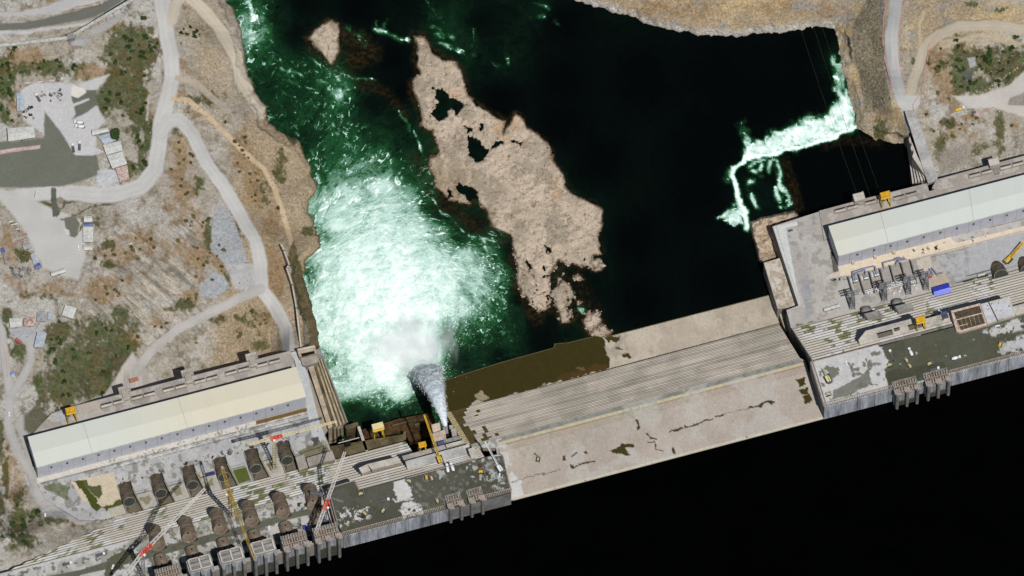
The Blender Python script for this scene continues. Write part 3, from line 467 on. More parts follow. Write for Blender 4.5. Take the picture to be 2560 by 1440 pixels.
#@@PART3
# ------------------------------------------------------------------ big concrete works
rnd = random.Random(5)
CON = mat('concrete', S(172, 164, 154), scale=.06, var=.16, fine=.1); CONP = mat('pale_concrete', S(200, 192, 180), scale=.05, var=.12)
CONB = mat('brown_wet_concrete', S(104, 92, 66), scale=.07, var=.3, fine=.2); CONG = mat('grey_concrete', S(150, 148, 144), scale=.06, var=.2)
WALLC = mat('streaked_concrete', S(196, 200, 206), scale=.12, var=.3, fine=.2, stretch=(1, 1, .08)); TANC = mat('tan_concrete', S(192, 174, 150), scale=.08, var=.2)
DARKM = mat('dark_opening', S(22, 20, 14), scale=.2, var=.3); STEEL = mat('steel', S(140, 142, 146), rough=.5, spec=.4, var=.15); PENS = mat('brown_concrete_pipe', S(138, 122, 104), scale=.15, var=.25, fine=.2)
YEL = mat('yellow_paint', S(246, 200, 52), rough=.5, spec=.4, scale=.4, var=.12); WOOD = mat('pink_formwork', S(172, 158, 146), scale=.6, var=.25); RACK = mat('dark_screen', S(98, 96, 84), scale=.5, var=.35, fine=.3)
ROOFM = vmat('roof_sheeting', .6, bump=0, spec=.3); VC = vmat('weathered_concrete', .9, bump=.25); VS = vmat('stepped_concrete', .9, bump=.15)
def off(p, a, b, z=None): q = Vector(p)+U*a+V*b; return q if z is None else Vector((q.x, q.y, z))
def paint(name, poly, z, base, ops=(), gr=.14, amp=.22, seed=1, thick=1.2, parent=None, kind=None, label=None, cat=None, step=1.6, zf=None, m=None, pan=0, pc=None):
    """flat slab with painted stains: clean-edged prism below, fine painted skin on top"""
    xs = [p[0] for p in poly]; ys = [p[1] for p in poly]
    x0, x1, y0, y1 = max(min(xs), -120), min(max(xs), 2680), max(min(ys), -120), min(max(ys), 1560)
    x, y = np.meshgrid(np.arange(x0-3, x1+3, step), np.arange(y0-3, y1+3, step))
    wx = x+(fbm(x, y, 14, 4, seed+3)-.5)*14+(fbm(x, y, 4, 2, seed+23)-.5)*4; wy = y+(fbm(x, y, 14, 4, seed+9)-.5)*14+(fbm(x, y, 4, 2, seed+29)-.5)*4
    c = np.zeros(x.shape+(3,)); c[:] = S(*base); c *= 1+amp*2*(fbm(x, y, 50, 5, seed, .6)[..., None]-.5)+.14*(fbm(x, y, 5, 3, seed+50)[..., None]-.5)
    if pan:                                               # pour joints
        u = (x-y*-.2625*0)*1.0; v = y+x*.2625
        c *= 1-.10*((np.abs((u+v*.27) % pan-pan/2) < .9)[..., None])
        pid = (np.floor((u+v*.27)/pan)*7).astype(int); c *= (1+.1*(TAB[pid % 512, 3]-.5))[..., None]
    for o in ops:
        k = o[0]; cc = np.array(S(*o[2]))*(1+.25*(fbm(x, y, 9, 4, seed+70)[..., None]-.5)); g = o[3] if len(o) > 3 else 1
        if k == 'p': q = mpoly(x, y, wx, wy, o[1], 1.2)
        elif k == 'c': q = mpoly(x, y, x, y, o[1], .8)     # clean edges
        elif k == 'l': q = mline(x, y, wx, wy, o[1], o[4], 1.0)
        elif k == 's': q = mline(x, y, x, y, o[1], o[4], .7)
        elif k == 'n': q = sm(fbm(x, y, o[4], 4, seed+int(o[4])), o[5], o[5]+.06)*(mpoly(x, y, wx, wy, o[1], 5) if o[1] else 1)
        q = (q*g)[..., None]; c = c*(1-q)+cc*q
    e = dline(x, y, poly, True); ins = inpoly(x, y, poly) & (e > .8)
    keep = ins[:-1, :-1] & ins[1:, :-1] & ins[:-1, 1:] & ins[1:, 1:]
    Z = np.full(x.shape, z+.05) if zf is None else zf(x, y)
    top = gridmesh(name if zf is not None else name+'_surface', x, y, Z, keep, c, gr, m or VC)
    if zf is None:
        q = MB(); q.prism(world(poly, z), z-thick); q.c = [S(*(pc or base))]*len(q.f); b = q.build(name, m or VC, parent, usecol=True); top.parent = b
        return tag(b, label, cat, None, kind)
    return tag(top, label, cat, None, kind)
def stairs(name, A0, A1, zA, B0, B1, zB, n, colf, seg=24, dark=.3, side=None, zlow=None, parent=None, dk=.45, noise=.12):
    """stepped face from the top line A down to the toe line B; treads are level, risers upright"""
    m = MB(); a0, a1 = Vector(P(*A0, zA)), Vector(P(*A1, zA)); b0, b1 = Vector(P(*B0, zB)), Vector(P(*B1, zB))
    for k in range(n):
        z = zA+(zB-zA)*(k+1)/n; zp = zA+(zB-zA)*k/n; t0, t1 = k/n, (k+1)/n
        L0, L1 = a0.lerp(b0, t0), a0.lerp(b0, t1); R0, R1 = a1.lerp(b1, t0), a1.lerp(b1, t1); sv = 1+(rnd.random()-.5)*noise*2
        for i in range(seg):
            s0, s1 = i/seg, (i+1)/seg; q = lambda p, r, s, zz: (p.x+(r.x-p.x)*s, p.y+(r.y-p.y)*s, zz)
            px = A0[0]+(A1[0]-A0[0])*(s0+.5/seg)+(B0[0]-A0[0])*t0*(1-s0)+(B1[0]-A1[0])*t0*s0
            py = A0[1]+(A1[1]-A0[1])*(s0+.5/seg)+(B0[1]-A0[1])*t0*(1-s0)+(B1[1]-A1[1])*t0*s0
            c = tuple(x*sv*(1+(rnd.random()-.5)*.08) for x in colf(px, py)); d = tuple(x*dk for x in c)  # d: riser shadow painted as a darker strip along the tread's back
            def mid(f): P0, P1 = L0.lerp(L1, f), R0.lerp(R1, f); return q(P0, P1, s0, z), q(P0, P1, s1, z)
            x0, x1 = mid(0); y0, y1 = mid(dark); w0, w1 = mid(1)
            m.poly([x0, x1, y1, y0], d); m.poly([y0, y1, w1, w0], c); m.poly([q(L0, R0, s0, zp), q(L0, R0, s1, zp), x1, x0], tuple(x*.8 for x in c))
        zl = zB-1 if zlow is None else zlow
        cs = S(150, 142, 128); m.poly([(L0.x, L0.y, z), (L1.x, L1.y, z), (L1.x, L1.y, zl), (L0.x, L0.y, zl)], cs); m.poly([(R0.x, R0.y, z), (R1.x, R1.y, z), (R1.x, R1.y, zl), (R0.x, R0.y, zl)], cs)
    return m.build(name, VS, parent, usecol=.1)
SL = .2625
def along(x0, y0, xs): return [(x, y0-(x-x0)*SL) for x in xs]
# --- spillway: low crest slab by the reservoir, stepped face, apron
OL = (64, 58, 24)
spill = thing('stepped_spillway', 'long low stepped concrete spillway with pale sloping crest slab between the two dam wings', 'spillway', P(1650, 1050, 0))
def inv(o): o.parent = spill; o.location = -spill.location; return o
SPOLY = [(1180, 1120), (1178, 1110.8), (2000, 895), (2012, 902), (2060, 1046), (2057, 1048), (1285, 1251), (1262, 1252), (1240, 1120)]
sops = [('c', along(1150, 1118, [1150, 2100])+along(1150, 1131, [2100, 1150]), (140, 140, 134)), ('n', along(1150, 1116, [1150, 2100])+along(1150, 1133, [2100, 1150]), (118, 118, 110), .6, 12, .5), ('c', along(1150, 1131, [1150, 2100])+along(1150, 1139, [2100, 1150]), (196, 182, 152)),
        ('s', along(1150, 1140, [1150, 2100]), (110, 96, 76), 1, .8), ('c', along(1150, 1141, [1150, 2100])+along(1150, 1158, [2100, 1150]), (172, 156, 142), .7),
        ('n', None, (190, 186, 178), .5, 60, .5), ('n', [(1260, 1090), (1700, 970), (1750, 1000), (1300, 1170)], (140, 158, 124), .45, 8, .62), ('p', [(1262, 1230), (1275, 1180), (1300, 1200), (1310, 1240), (1275, 1252)], (206, 204, 200)),
        ('c', [(1180, 1118), (1240, 1100), (1262, 1165), (1280, 1225), (1262, 1252), (1240, 1150)], (150, 148, 142)), ('n', [(1190, 1110), (1262, 1095), (1290, 1210), (1240, 1180)], (202, 200, 196), .8, 9, .52),
        ('p', [(1521, 1128), (1545, 1122), (1552, 1107), (1562, 1112), (1584, 1107), (1582, 1118), (1566, 1122), (1576, 1136), (1560, 1138), (1545, 1133), (1530, 1134)], OL), ('p', [(1405, 1142), (1414, 1140), (1415, 1150), (1406, 1154)], OL), ('l', [(1428, 1140), (1442, 1136)], OL, 1, 2), ('l', [(1424, 1165), (1432, 1168), (1450, 1158), (1485, 1154)], OL, 1, 1.8),
        ('p', [(1459, 1130), (1466, 1127), (1465, 1136), (1460, 1136)], OL), ('p', [(1590, 1050), (1596, 1050), (1601, 1076), (1594, 1078)], OL), ('l', [(1616, 1084), (1628, 1094), (1640, 1097)], OL, 1, 2.2), ('l', [(1622, 1105), (1634, 1105), (1640, 1122), (1655, 1125)], OL, 1, 1.6), ('p', [(1681, 1120), (1688, 1118), (1691, 1136), (1686, 1134)], OL),
        ('l', [(1280, 1205), (1330, 1192), (1375, 1181), (1405, 1174)], (90, 92, 86), .9, 1.0), ('l', [(1672, 1082), (1685, 1077), (1705, 1072)], OL, 1, 2), ('l', [(1712, 1068), (1735, 1061), (1780, 1047)], OL, 1, 1.8), ('l', [(1788, 1042), (1806, 1037)], OL, 1, 2.4), ('l', [(1812, 1034), (1870, 1022)], OL, .8, .8), ('l', [(1873, 1019), (1890, 1017), (1915, 1008), (1935, 1004)], OL, 1, 2.8),
        ('p', [(1992, 950), (2010, 942), (2016, 960), (1998, 966)], OL), ('p', [(1994, 975), (2020, 965), (2024, 985), (2006, 986)], OL), ('p', [(2008, 990), (2026, 984), (2030, 1000), (2016, 1008)], OL), ('l', [(1905, 1012), (1938, 1004)], OL, 1, 2), ('l', [(1340, 1131), (1342, 1142)], OL, 1, 1.5), ('c', along(1262, 1250, [1262, 2070])+along(1262, 1256, [2070, 1262]), (205, 200, 176), .8), ('l', [(1460, 1203), (1464, 1203)], OL, 1, 1.4), ('l', [(1386, 1223), (1392, 1223)], OL, 1, 1.4), ('l', [(1866, 1091), (1869, 1094)], OL, 1, 2)]
inv(paint('crest_slab', SPOLY, .4, (180, 168, 156), sops, seed=5, thick=8, amp=.16, pan=120))
def spc(px, py):
    b = fbm(np.array([px]), np.array([py]), 60, 4, 7)[0]; v = py+px*SL
    if px < 1260 and fbm(np.array([px]), np.array([py]), 16, 3, 9)[0]*60+ (px-1140)*.5+(v-1320)*-.25 < 42: return S(84, 76, 46)
    k = float(sm(b, .4, .6)); a_, c2_ = (188, 178, 165), (170, 162, 148)
    st2 = fbm(np.array([px*.12]), np.array([v*1.0]), 9, 3, 15)[0]-.5
    return S(*[max(10, (p*k+q*(1-k))*(1+.22*st2)) for p, q in zip(a_, c2_)])
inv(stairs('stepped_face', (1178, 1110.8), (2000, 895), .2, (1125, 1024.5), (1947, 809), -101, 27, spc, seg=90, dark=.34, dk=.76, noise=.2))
AP = [(1095, 1000), (1112, 950), (1250, 906), (1384, 869), (1386, 859), (1420, 856), (1490, 839), (1502, 842), (1530, 838), (1927, 736), (1950, 809), (1125, 1030), (1105, 1034)]
inv(paint('apron_slab', AP, -101, (180, 168, 152), [('n', None, (196, 184, 166), .7, 70, .48), ('n', None, (164, 154, 140), .7, 40, .6), ('p', [(1080, 940), (1250, 896), (1384, 862), (1380, 850), (1490, 830), (1508, 845), (1512, 870), (1514, 885), (1522, 895), (1524, 918), (1440, 942), (1290, 985), (1210, 1005), (1190, 1000), (1170, 1022), (1120, 1045), (1080, 1040)], (58, 52, 20)),
     ('p', [(1185, 990), (1200, 978), (1215, 985), (1222, 995), (1200, 1002)], (150, 138, 116)), ('p', [(1345, 978), (1365, 956), (1366, 968)], (140, 128, 104)), ('p', [(1440, 920), (1458, 912), (1460, 924)], (110, 96, 62), .7), ('p', [(1508, 842), (1550, 838), (1548, 846), (1520, 858)], OL), ('l', [(1560, 890), (1572, 888), (1580, 892)], OL, 1, 4), ('l', [(1545, 871), (1555, 870)], OL, 1, 1.5), ('l', [(1400, 945), (1510, 916)], (110, 70, 40), .25, 8)], seed=31, thick=14, pan=170, pc=(96, 86, 58)))
# narrow flight of tan steps and dark side wall down the outlet side of the spillway
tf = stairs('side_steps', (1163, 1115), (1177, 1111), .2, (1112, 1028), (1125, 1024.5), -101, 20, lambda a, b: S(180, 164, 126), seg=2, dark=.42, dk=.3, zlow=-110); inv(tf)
# --- left wing
LD = [(820, 1221), (886, 1201), (898, 1226), (1015, 1194.5), (1200, 1146), (1245, 1134), (1256, 1137), (1266, 1178), (1278, 1232), (858, 1340), (845, 1312)]
W1 = (204, 202, 198); DW = (80, 80, 68)
lops = [('n', None, (92, 92, 82), .6, 50, .5), ('p', [(980, 1204), (1010, 1196), (1028, 1215), (1031, 1240), (992, 1253), (988, 1230)], W1), ('p', [(1005, 1258), (1030, 1250), (1052, 1262), (1060, 1284), (1010, 1296), (1000, 1275)], W1), ('n', [(1005, 1258), (1052, 1262), (1060, 1284), (1010, 1296)], DW, 1, 7, .58),
        ('n', [(1140, 1160), (1240, 1130), (1262, 1180), (1270, 1230), (1200, 1210)], (176, 176, 172), .9, 8, .55), ('n', [(1215, 1105), (1270, 1100), (1265, 1150), (1225, 1150)], W1, .9, 9, .45), ('p', [(1094, 1178), (1110, 1174), (1116, 1190), (1100, 1200)], (168, 168, 166)), ('n', [(840, 1282), (920, 1262), (930, 1290), (850, 1320)], W1, .95, 6, .56), ('l', [(890, 1282), (920, 1268)], W1, .8, 2), ('l', [(980, 1252), (1030, 1246)], W1, .8, 2.5),
        ('n', [(1020, 1200), (1270, 1140), (1275, 1220), (1060, 1290)], (130, 130, 122), .55, 10, .58), ('l', [(1004, 1272), (1050, 1262)], (60, 60, 52), .5, 1)]
dl = thing('concrete_dam_wing', 'left dam wing with a dark wet concrete deck and pale upstream wall', 'dam', P(1050, 1250, 32)); dl_loc = dl.location.copy()
def inl(o): o.parent = dl; o.location = -dl_loc; return o
inl(paint('deck', LD, 32, DW, lops, seed=41, thick=1.5, amp=.12))
def wallface(name, pts, zt, zb, parentf, joints):         # streaked upstream wall as thin body in front of the deck
    q = MB(); t = [Vector(P(x, y, zt)) for x, y in pts]; b = [p-V*6 for p in t]
    for k in range(len(t)-1):
        q.prism([tuple(t[k]+V*2-K*.3), tuple(t[k+1]+V*2-K*.3), tuple(t[k+1]-K*.3-V*.8), tuple(t[k]-K*.3-V*.8)], zb)
    return parentf(q.build(name, WALLC))
inl(MB().prism([tuple(Vector(p)-K*1.4) for p in world(LD, 32)], -2).build('dam_body', CONG))
xs = [858, 897, 988, 1020, 1080, 1130, 1215, 1278]
for a, b in zip(xs[:-1], xs[1:]): wallface('upstream_wall_panel', along(858, 1339.5, [a+.6, b-.6]), 32, -3, inl, 0)
def teeth(x0, x1, y0, z, parentf, name='edge_formwork'):  # ribbed formwork along the upstream edge
    q = MB(); x = x0
    while x < x1:
        c = Vector(P(x, y0-(x-x0)*SL, z)); q.box(c+V*1.0, (.7, 3.6, .9)); q.box(c-V*.9, (.5, .8, 1.6)); x += 4.2
    a, b = Vector(P(x0, y0, z)), Vector(P(x1, y0-(x1-x0)*SL, z)); q.bar(a+V*3+K*.6, b+V*3+K*.6, .45, n=4)
    return parentf(q.build(name, WOOD))
teeth(858, 1112, 1338, 32, inl); teeth(1208, 1277, 1246, 32, inl)
q = MB()                                                  # raised formwork rails round the deck
for pl in ([(820, 1221), (886, 1201), (898, 1226)], [(820, 1221), (845, 1312)], [(815, 1226), (840, 1314)], [(1015, 1194.5), (1190, 1148)], [(1256, 1137), (1278, 1232)]):
    for a, b in zip(pl[:-1], pl[1:]): inl(MB().bar(Vector(P(*a, 33)), Vector(P(*b, 33)), .6, n=4).build('deck_edge_rail', WOOD))
def stc(wetx, g=(104, 104, 46)):
    def f(px, py):
        n = fbm(np.array([px*.3]), np.array([py+px*SL]), 5, 2, 11)[0]; n_ = fbm(np.array([px]), np.array([py]), 60, 3, 17)[0]
        k = float(sm(n, .5, .66)*sm(n_, wetx, wetx+.12))*.8; a_ = (206, 203, 198) if n_ > .5 else (196, 188, 176); return S(*[p*(1-k)+q*k for p, q in zip(a_, (104, 102, 56))])
    return f
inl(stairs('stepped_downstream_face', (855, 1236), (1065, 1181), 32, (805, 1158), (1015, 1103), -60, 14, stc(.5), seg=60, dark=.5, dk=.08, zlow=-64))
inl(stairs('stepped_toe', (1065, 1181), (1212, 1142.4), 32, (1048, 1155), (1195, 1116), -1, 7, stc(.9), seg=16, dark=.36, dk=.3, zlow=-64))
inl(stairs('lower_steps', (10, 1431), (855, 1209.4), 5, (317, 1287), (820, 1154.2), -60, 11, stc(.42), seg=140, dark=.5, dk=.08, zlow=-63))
PW = [(-120, 1465), (10, 1431), (855, 1209.4), (856, 1250), (854, 1318), (400, 1437), (-120, 1574)]
inl(slab('recess_floor', [(-120, 1545), (860, 1290), (860, 1372), (-120, 1630)], -28, -34, CONB))
inl(slab('intake_wall', along(300, 1488, [300, 858])+along(300, 1478, [858, 300]), 30, -3, CON))
RC = [(-120, 1488), (95, 1445), (200, 1425), (280, 1399), (600, 1316), (722, 1283), (840, 1255), (843, 1270), (722, 1299), (600, 1336), (280, 1420), (200, 1438), (110, 1462), (-120, 1530)]
inl(paint('penstock_platform', PW, 5, (160, 157, 150), [('n', None, (196, 194, 190), .7, 30, .5), ('n', None, (88, 84, 70), .75, 11, .6), ('c', RC, (98, 98, 86)), ('n', [(330, 1290), (800, 1170), (840, 1250), (330, 1400)], (96, 92, 62), .7, 8, .62), ('n', [(300, 1380), (800, 1290), (800, 1360), (300, 1440)], (90, 88, 78), .8, 10, .56), ('p', [(270, 1395), (330, 1370), (340, 1400), (290, 1430), (260, 1460)], (92, 92, 74)), ('p', [(30, 1425), (240, 1368), (330, 1345), (310, 1365), (100, 1415), (40, 1436)], (196, 194, 190))], seed=61, thick=6))
# blocks and landings on the stepped face
for i, (pl, z, m_) in enumerate([([(897, 1170), (918, 1160), (926, 1176), (905, 1184)], 4, CONP), ([(918, 1160), (994, 1142), (1004, 1156), (930, 1174)], 4, CONP), ([(1013, 1153), (1172, 1110), (1180, 1138), (1020, 1176)], 12, mat('light_grey_concrete', S(190, 188, 184), scale=.08)), ([(1005, 1140), (1162, 1098), (1166, 1108), (1010, 1152)], -2, CON),
                           ([(1170, 1122), (1186, 1118), (1196, 1146), (1180, 1152)], 26, CONP), ([(738, 1142), (760, 1136), (770, 1168), (748, 1176)], -52, CON), ([(766, 1145), (830, 1126), (838, 1148), (772, 1166)], -50, CON)]):
    inl(slab('landing_block', pl, z, z-34 if z > -20 else -64, m_))
# --- intake towers of the left wing
def intake(x0, wid, yf, zt, name_lab, form=True, right=False, prot=2.5, n=3, ztl=26, dep=14):
    """x0,yf: photo pixel of the left pier's foot at the waterline; wid in pixels"""
    base = Vector(P(x0, yf, 0)); W = wid*MPP/math.cos(DA)*1.0
    t = thing('intake_tower', name_lab, 'intake tower', base, DA)
    X1, Y1 = Vector((1, 0, 0)), Vector((0, 1, 0)); f = prot
    bx = lambda m, x, y, z, sx, sy, sz: m.box((x, y, z), (sx, sy, sz), X1, Y1)
    b = MB(); bx(b, W/2, f+1+dep/2, -2, W+4, dep, zt-1); b.build('tower_body', WALLC, t); b = MB(); bx(b, W/2, f+1+dep/2, zt-3, W+3.2, dep-1, .6); b.build('tower_deck', mat('tower_top', S(142, 136, 126) if form else S(150, 146, 138), scale=.3, var=.3) if form else CONG, t)
    k = MB(); bx(k, W/2, f+.6, -2, W+1, 1.6, ztl); k.build('trash_screen', RACK, t)
    for i in range(n):
        p = MB(); bx(p, W*i/(n-1), f/2+1, -2, 3.2, f+3, zt+1.2); p.bar((W*i/(n-1), -.2, -2), (W*i/(n-1), -.2, zt-1), 1.6, n=10); p.build('pier', CONG, t)
    r = MB()
    if form:
        for yy in ((f+1, f+6, f+11) if dep > 13.5 else (f+1, f+7)):
            for xx in np.arange(0, W+1, 2.6): bx(r, xx, yy, zt-.8, 1.1, 3.4, 1.6+rnd.random()*1.6)
            bx(r, W/2, yy-1.8, zt-.6, W+4, .8, 1.6)
        for i in range(n): bx(r, W*i/(n-1), 2, zt-1, 5.5, 5, 2.2); bx(r, W*i/(n-1)+1.5, -1, zt-1.5, 4, 2.5, 2.6)
        r.build('pink_formwork', WOOD, t)
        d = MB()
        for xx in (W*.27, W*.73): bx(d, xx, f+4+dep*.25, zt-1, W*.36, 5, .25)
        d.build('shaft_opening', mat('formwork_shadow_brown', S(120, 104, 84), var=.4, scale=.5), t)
    else:
        for xx in (W*.25, W*.75):
            bx(r, xx, f+14, zt-1, W*.46, 1.2, 3); bx(r, xx, f+2, zt-1, W*.46, 1.2, 3)
        for xx in (0, W/2, W): bx(r, xx, f+8, zt-1, 1.6, 12, 3)
        r.build('parapet', CONP, t); d = MB()
        for xx in (W*.25, W*.75): d.bar((xx-W*.2, f+8, zt-.6), (xx+W*.2, f+8, zt-.6), 2.6, n=14)
        d.build('gate_roller', CONG, t)
    return t
for x, y, fm, lb in [(798, 1404, True, 'tall pink-formed intake tower nearest the dark deck of the left wing'), (719, 1424.5, True, 'pink-formed intake tower second from the dark deck, rail of timber forms on top'), (641, 1445, False, 'finished grey intake tower third from the dark deck with two rollers'), (562, 1466, False, 'finished grey intake tower fourth from the dark deck under the yellow crane jib'), (484, 1486, False, 'grey intake tower fifth from the dark deck, cut by the lower photo edge'), (405, 1507, True, 'formwork-covered intake tower farthest left by the lower photo edge')]:
    intake(x, 50.5, y, 52, lb, fm)
for x, y, lb in [(1127, 1304, 'low intake gate bay with pink formwork on the left deck, left one of the pair'), (1180, 1290, 'low intake gate bay with pink formwork on the left deck, nearer the spillway'), (2242, 1020, 'low intake gate bay on the right deck, nearer the spillway'), (2320, 999, 'low intake gate bay on the right deck, farther from the spillway')]:
    w_ = 27 if x < 2000 else 50; intake(x, w_, y, 38, lb, True, prot=2, n=2 if x < 2000 else 3, ztl=12, dep=12)
# --- right wing
RD = [(2026, 905), (2040, 901), (2194, 860), (2200, 866), (2270, 847), (2395, 815), (2400, 832), (2470, 812), (2700, 748), (2700, 846), (2060, 1016)]
rops = [('n', None, (90, 92, 80), .5, 40, .5), ('p', [(2020, 900), (2200, 850), (2215, 885), (2222, 905), (2214, 925), (2222, 975), (2050, 1025)], (198, 196, 194)), ('n', [(2040, 920), (2200, 870), (2210, 960), (2070, 1010)], (112, 112, 100), .95, 13, .54), ('p', [(2150, 940), (2170, 925), (2180, 960), (2120, 990), (2080, 1000), (2085, 975)], (112, 112, 100), .9),
        ('n', [(2490, 860), (2570, 830), (2600, 870), (2500, 895)], (190, 188, 190), .95, 8, .5), ('n', [(2450, 830), (2560, 790), (2600, 810), (2500, 840)], (198, 196, 192), .95, 12, .46), ('p', [(2360, 905), (2240, 925), (2220, 930), (2222, 960), (2370, 930)], (62, 62, 46), .5), ('p', [(2495, 860), (2560, 845), (2562, 870), (2505, 885)], (190, 188, 188), .7)]
dr = thing('concrete_dam_wing', 'right dam wing with a deck half pale and half dark wet concrete', 'dam', P(2300, 930, 32)); dr_loc = dr.location.copy()
def inr(o): o.parent = dr; o.location = -dr_loc; return o
inr(paint('deck', RD, 32, (84, 84, 68), rops, seed=81, thick=1.5, amp=.1)); inr(MB().prism([tuple(Vector(p)-K*1.4) for p in world(RD, 32)], -2).build('dam_body', CONG))
xs = [2060, 2144, 2187, 2232, 2380, 2498, 2522, 2700]
for a, b in zip(xs[:-1], xs[1:]): wallface('upstream_wall_panel', along(2060, 1017, [a+.6, b-.6]), 32, -3, inr, 0)
teeth(2062, 2236, 1015.5, 32, inr); teeth(2376, 2690, 933, 32, inr)
q = MB()
for pl in ([(2026, 905), (2060, 1016)], [(2032, 905), (2066, 1013)], [(2026, 905), (2194, 861)]):
    for a, b in zip(pl[:-1], pl[1:]): inr(MB().bar(Vector(P(*a, 33.4)), Vector(P(*b, 33.4)), .55, n=4).build('deck_edge_rail', WOOD))
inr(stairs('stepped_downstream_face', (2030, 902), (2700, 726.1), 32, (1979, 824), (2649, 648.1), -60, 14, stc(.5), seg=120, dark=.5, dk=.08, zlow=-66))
# west side of the wing: tapering side wall down to the spillway, seen as the dark band
q = MB(); a, b = Vector(P(2030, 902, 32)), Vector(P(1979, 824, -60)); c_0 = Vector(P(2000, 895, -1)); n = 20
for k in range(n):
    p0, p1 = a.lerp(b, k/n), a.lerp(b, (k+1)/n); zt = 32+(-60-32)*k/n
    q.prism([(p0.x, p0.y, zt-.4), (p0.x+1.5, p0.y, zt-.4), (p1.x+1.5, p1.y, zt-.4), (p1.x, p1.y, zt-.4)], -104)
inr(q.build('side_wall', CON))
#@@PART4
# ------------------------------------------------------------------ power station yards, platforms and halls
# left yard (land side), with sunken penstock pits
pits = [[(294+79*k, 1214-20.7*k), (325+79*k, 1203-20.7*k), (336+79*k, 1236-20.7*k), (358+79*k, 1277-20.7*k), (320+79*k, 1288-20.7*k), (307+79*k, 1256-20.7*k)] for k in range(6)]
YL = [(70, 1118), (420, 1026), (740, 943), (736, 905), (722, 880), (740, 876), (768, 925), (790, 985), (820, 1075), (812, 1086), (840, 1151), (317, 1287), (262, 1303), (200, 1306), (110, 1250), (92, 1215)]
def sh(pl, k): return [(x+79*k, y-20.7*k) for x, y in pl]
G = (172, 172, 172); lops = [('n', None, (190, 188, 184), .7, 30, .5), ('n', None, (112, 108, 94), .6, 14, .6), ('c', along(92, 1196, [92, 768])+along(92, 1209, [768, 92]), (206, 200, 190)), ('n', along(92, 1198, [250, 768])+along(92, 1212, [768, 250]), (120, 112, 100), .7, 5, .58), ('c', along(92, 1196, [640, 768])+along(92, 1206, [768, 640]), (112, 88, 50)),
     ('s', along(92, 1211, [100, 800]), (70, 70, 64), .9, .8), ('s', along(92, 1222, [280, 800]), (70, 70, 64), .9, .8), ('s', along(92, 1215, [280, 760]), (96, 96, 92), .7, .6), ('n', along(92, 1213, [280, 760])+along(92, 1221, [760, 280]), (210, 206, 200), .8, 6, .5),
     ('c', [(724, 878), (740, 876), (770, 925), (790, 985), (820, 1075), (800, 1100), (780, 1090), (765, 1010), (738, 905)], (190, 192, 192)), ('c', [(176, 1205), (283, 1180), (306, 1258), (260, 1268), (205, 1250), (182, 1210)], (204, 190, 166)), ('p', [(182, 1204), (205, 1200), (255, 1268), (240, 1282), (228, 1272), (205, 1225)], (72, 78, 30)), ('p', [(205, 1202), (218, 1200), (222, 1212), (250, 1215), (255, 1240), (250, 1250), (232, 1235), (222, 1222)], (86, 88, 56)), ('p', [(255, 1268), (300, 1250), (308, 1262), (262, 1276)], (80, 82, 40)),
     ('p', [(110, 1215), (150, 1205), (175, 1215), (170, 1250), (150, 1240), (112, 1222)], (90, 98, 60), .8), ('c', [(270, 1272), (312, 1261), (320, 1285), (278, 1296)], (182, 176, 160)), ('c', [(812, 1088), (894, 1067), (914, 1108), (916, 1126), (840, 1150), (828, 1150)], (186, 174, 152)), ('c', [(768, 925), (792, 990), (822, 1078), (812, 1088), (800, 1060), (775, 960)], (160, 146, 126)),
     ('p', [(740, 1128), (800, 1108), (820, 1118), (820, 1136), (760, 1145)], (104, 98, 60), .8), ('p', [(778, 1096), (792, 1092), (796, 1112), (784, 1116)], (80, 80, 76)), ('s', [(735, 1138), (820, 1112)], (60, 56, 40), .9, 1), ('p', [(825, 1088), (846, 1084), (850, 1100), (830, 1098)], (90, 92, 50))]
for k in range(6):
    if k < 5: lops += [('c', sh([(345, 1238), (378, 1229), (390, 1262), (360, 1272)], k), (178, 172, 158)), ('p', sh([(350, 1245), (372, 1238), (376, 1258), (362, 1262)], k), (112, 108, 74), .7 if k != 4 else 1), ('s', sh([(340, 1236), (374, 1227)], k), (60, 58, 46), .9, 1.2), ('s', sh([(338, 1230), (372, 1221)], k), (96, 92, 84), .7, .8)]
    lops += [('c', pits[k], (84, 78, 64)), ('c', sh([(324, 1262), (344, 1256), (356, 1276), (320, 1286)], k), (112, 104, 90), .9)]
lops += [('c', sh([(345, 1238), (378, 1229), (390, 1262), (360, 1272)], 3), (88, 98, 44))]
def pitz(x, y): return -59.95-7.5*np.clip(sum(mpoly(x, y, x, y, p, 2.4) for p in pits), 0, 1)
yl = thing('station_yard', 'grey concrete yard below the left power hall with six sunken pipe pits', 'yard', P(500, 1150, -60)); yll = yl.location.copy()
def iny(o): o.parent = yl; o.location = -yll; return o
iny(paint('yard_surface', YL, -60, G, lops, seed=91, zf=pitz, step=1.5)); iny(slab('yard_base', YL, -69, -72, CONG))
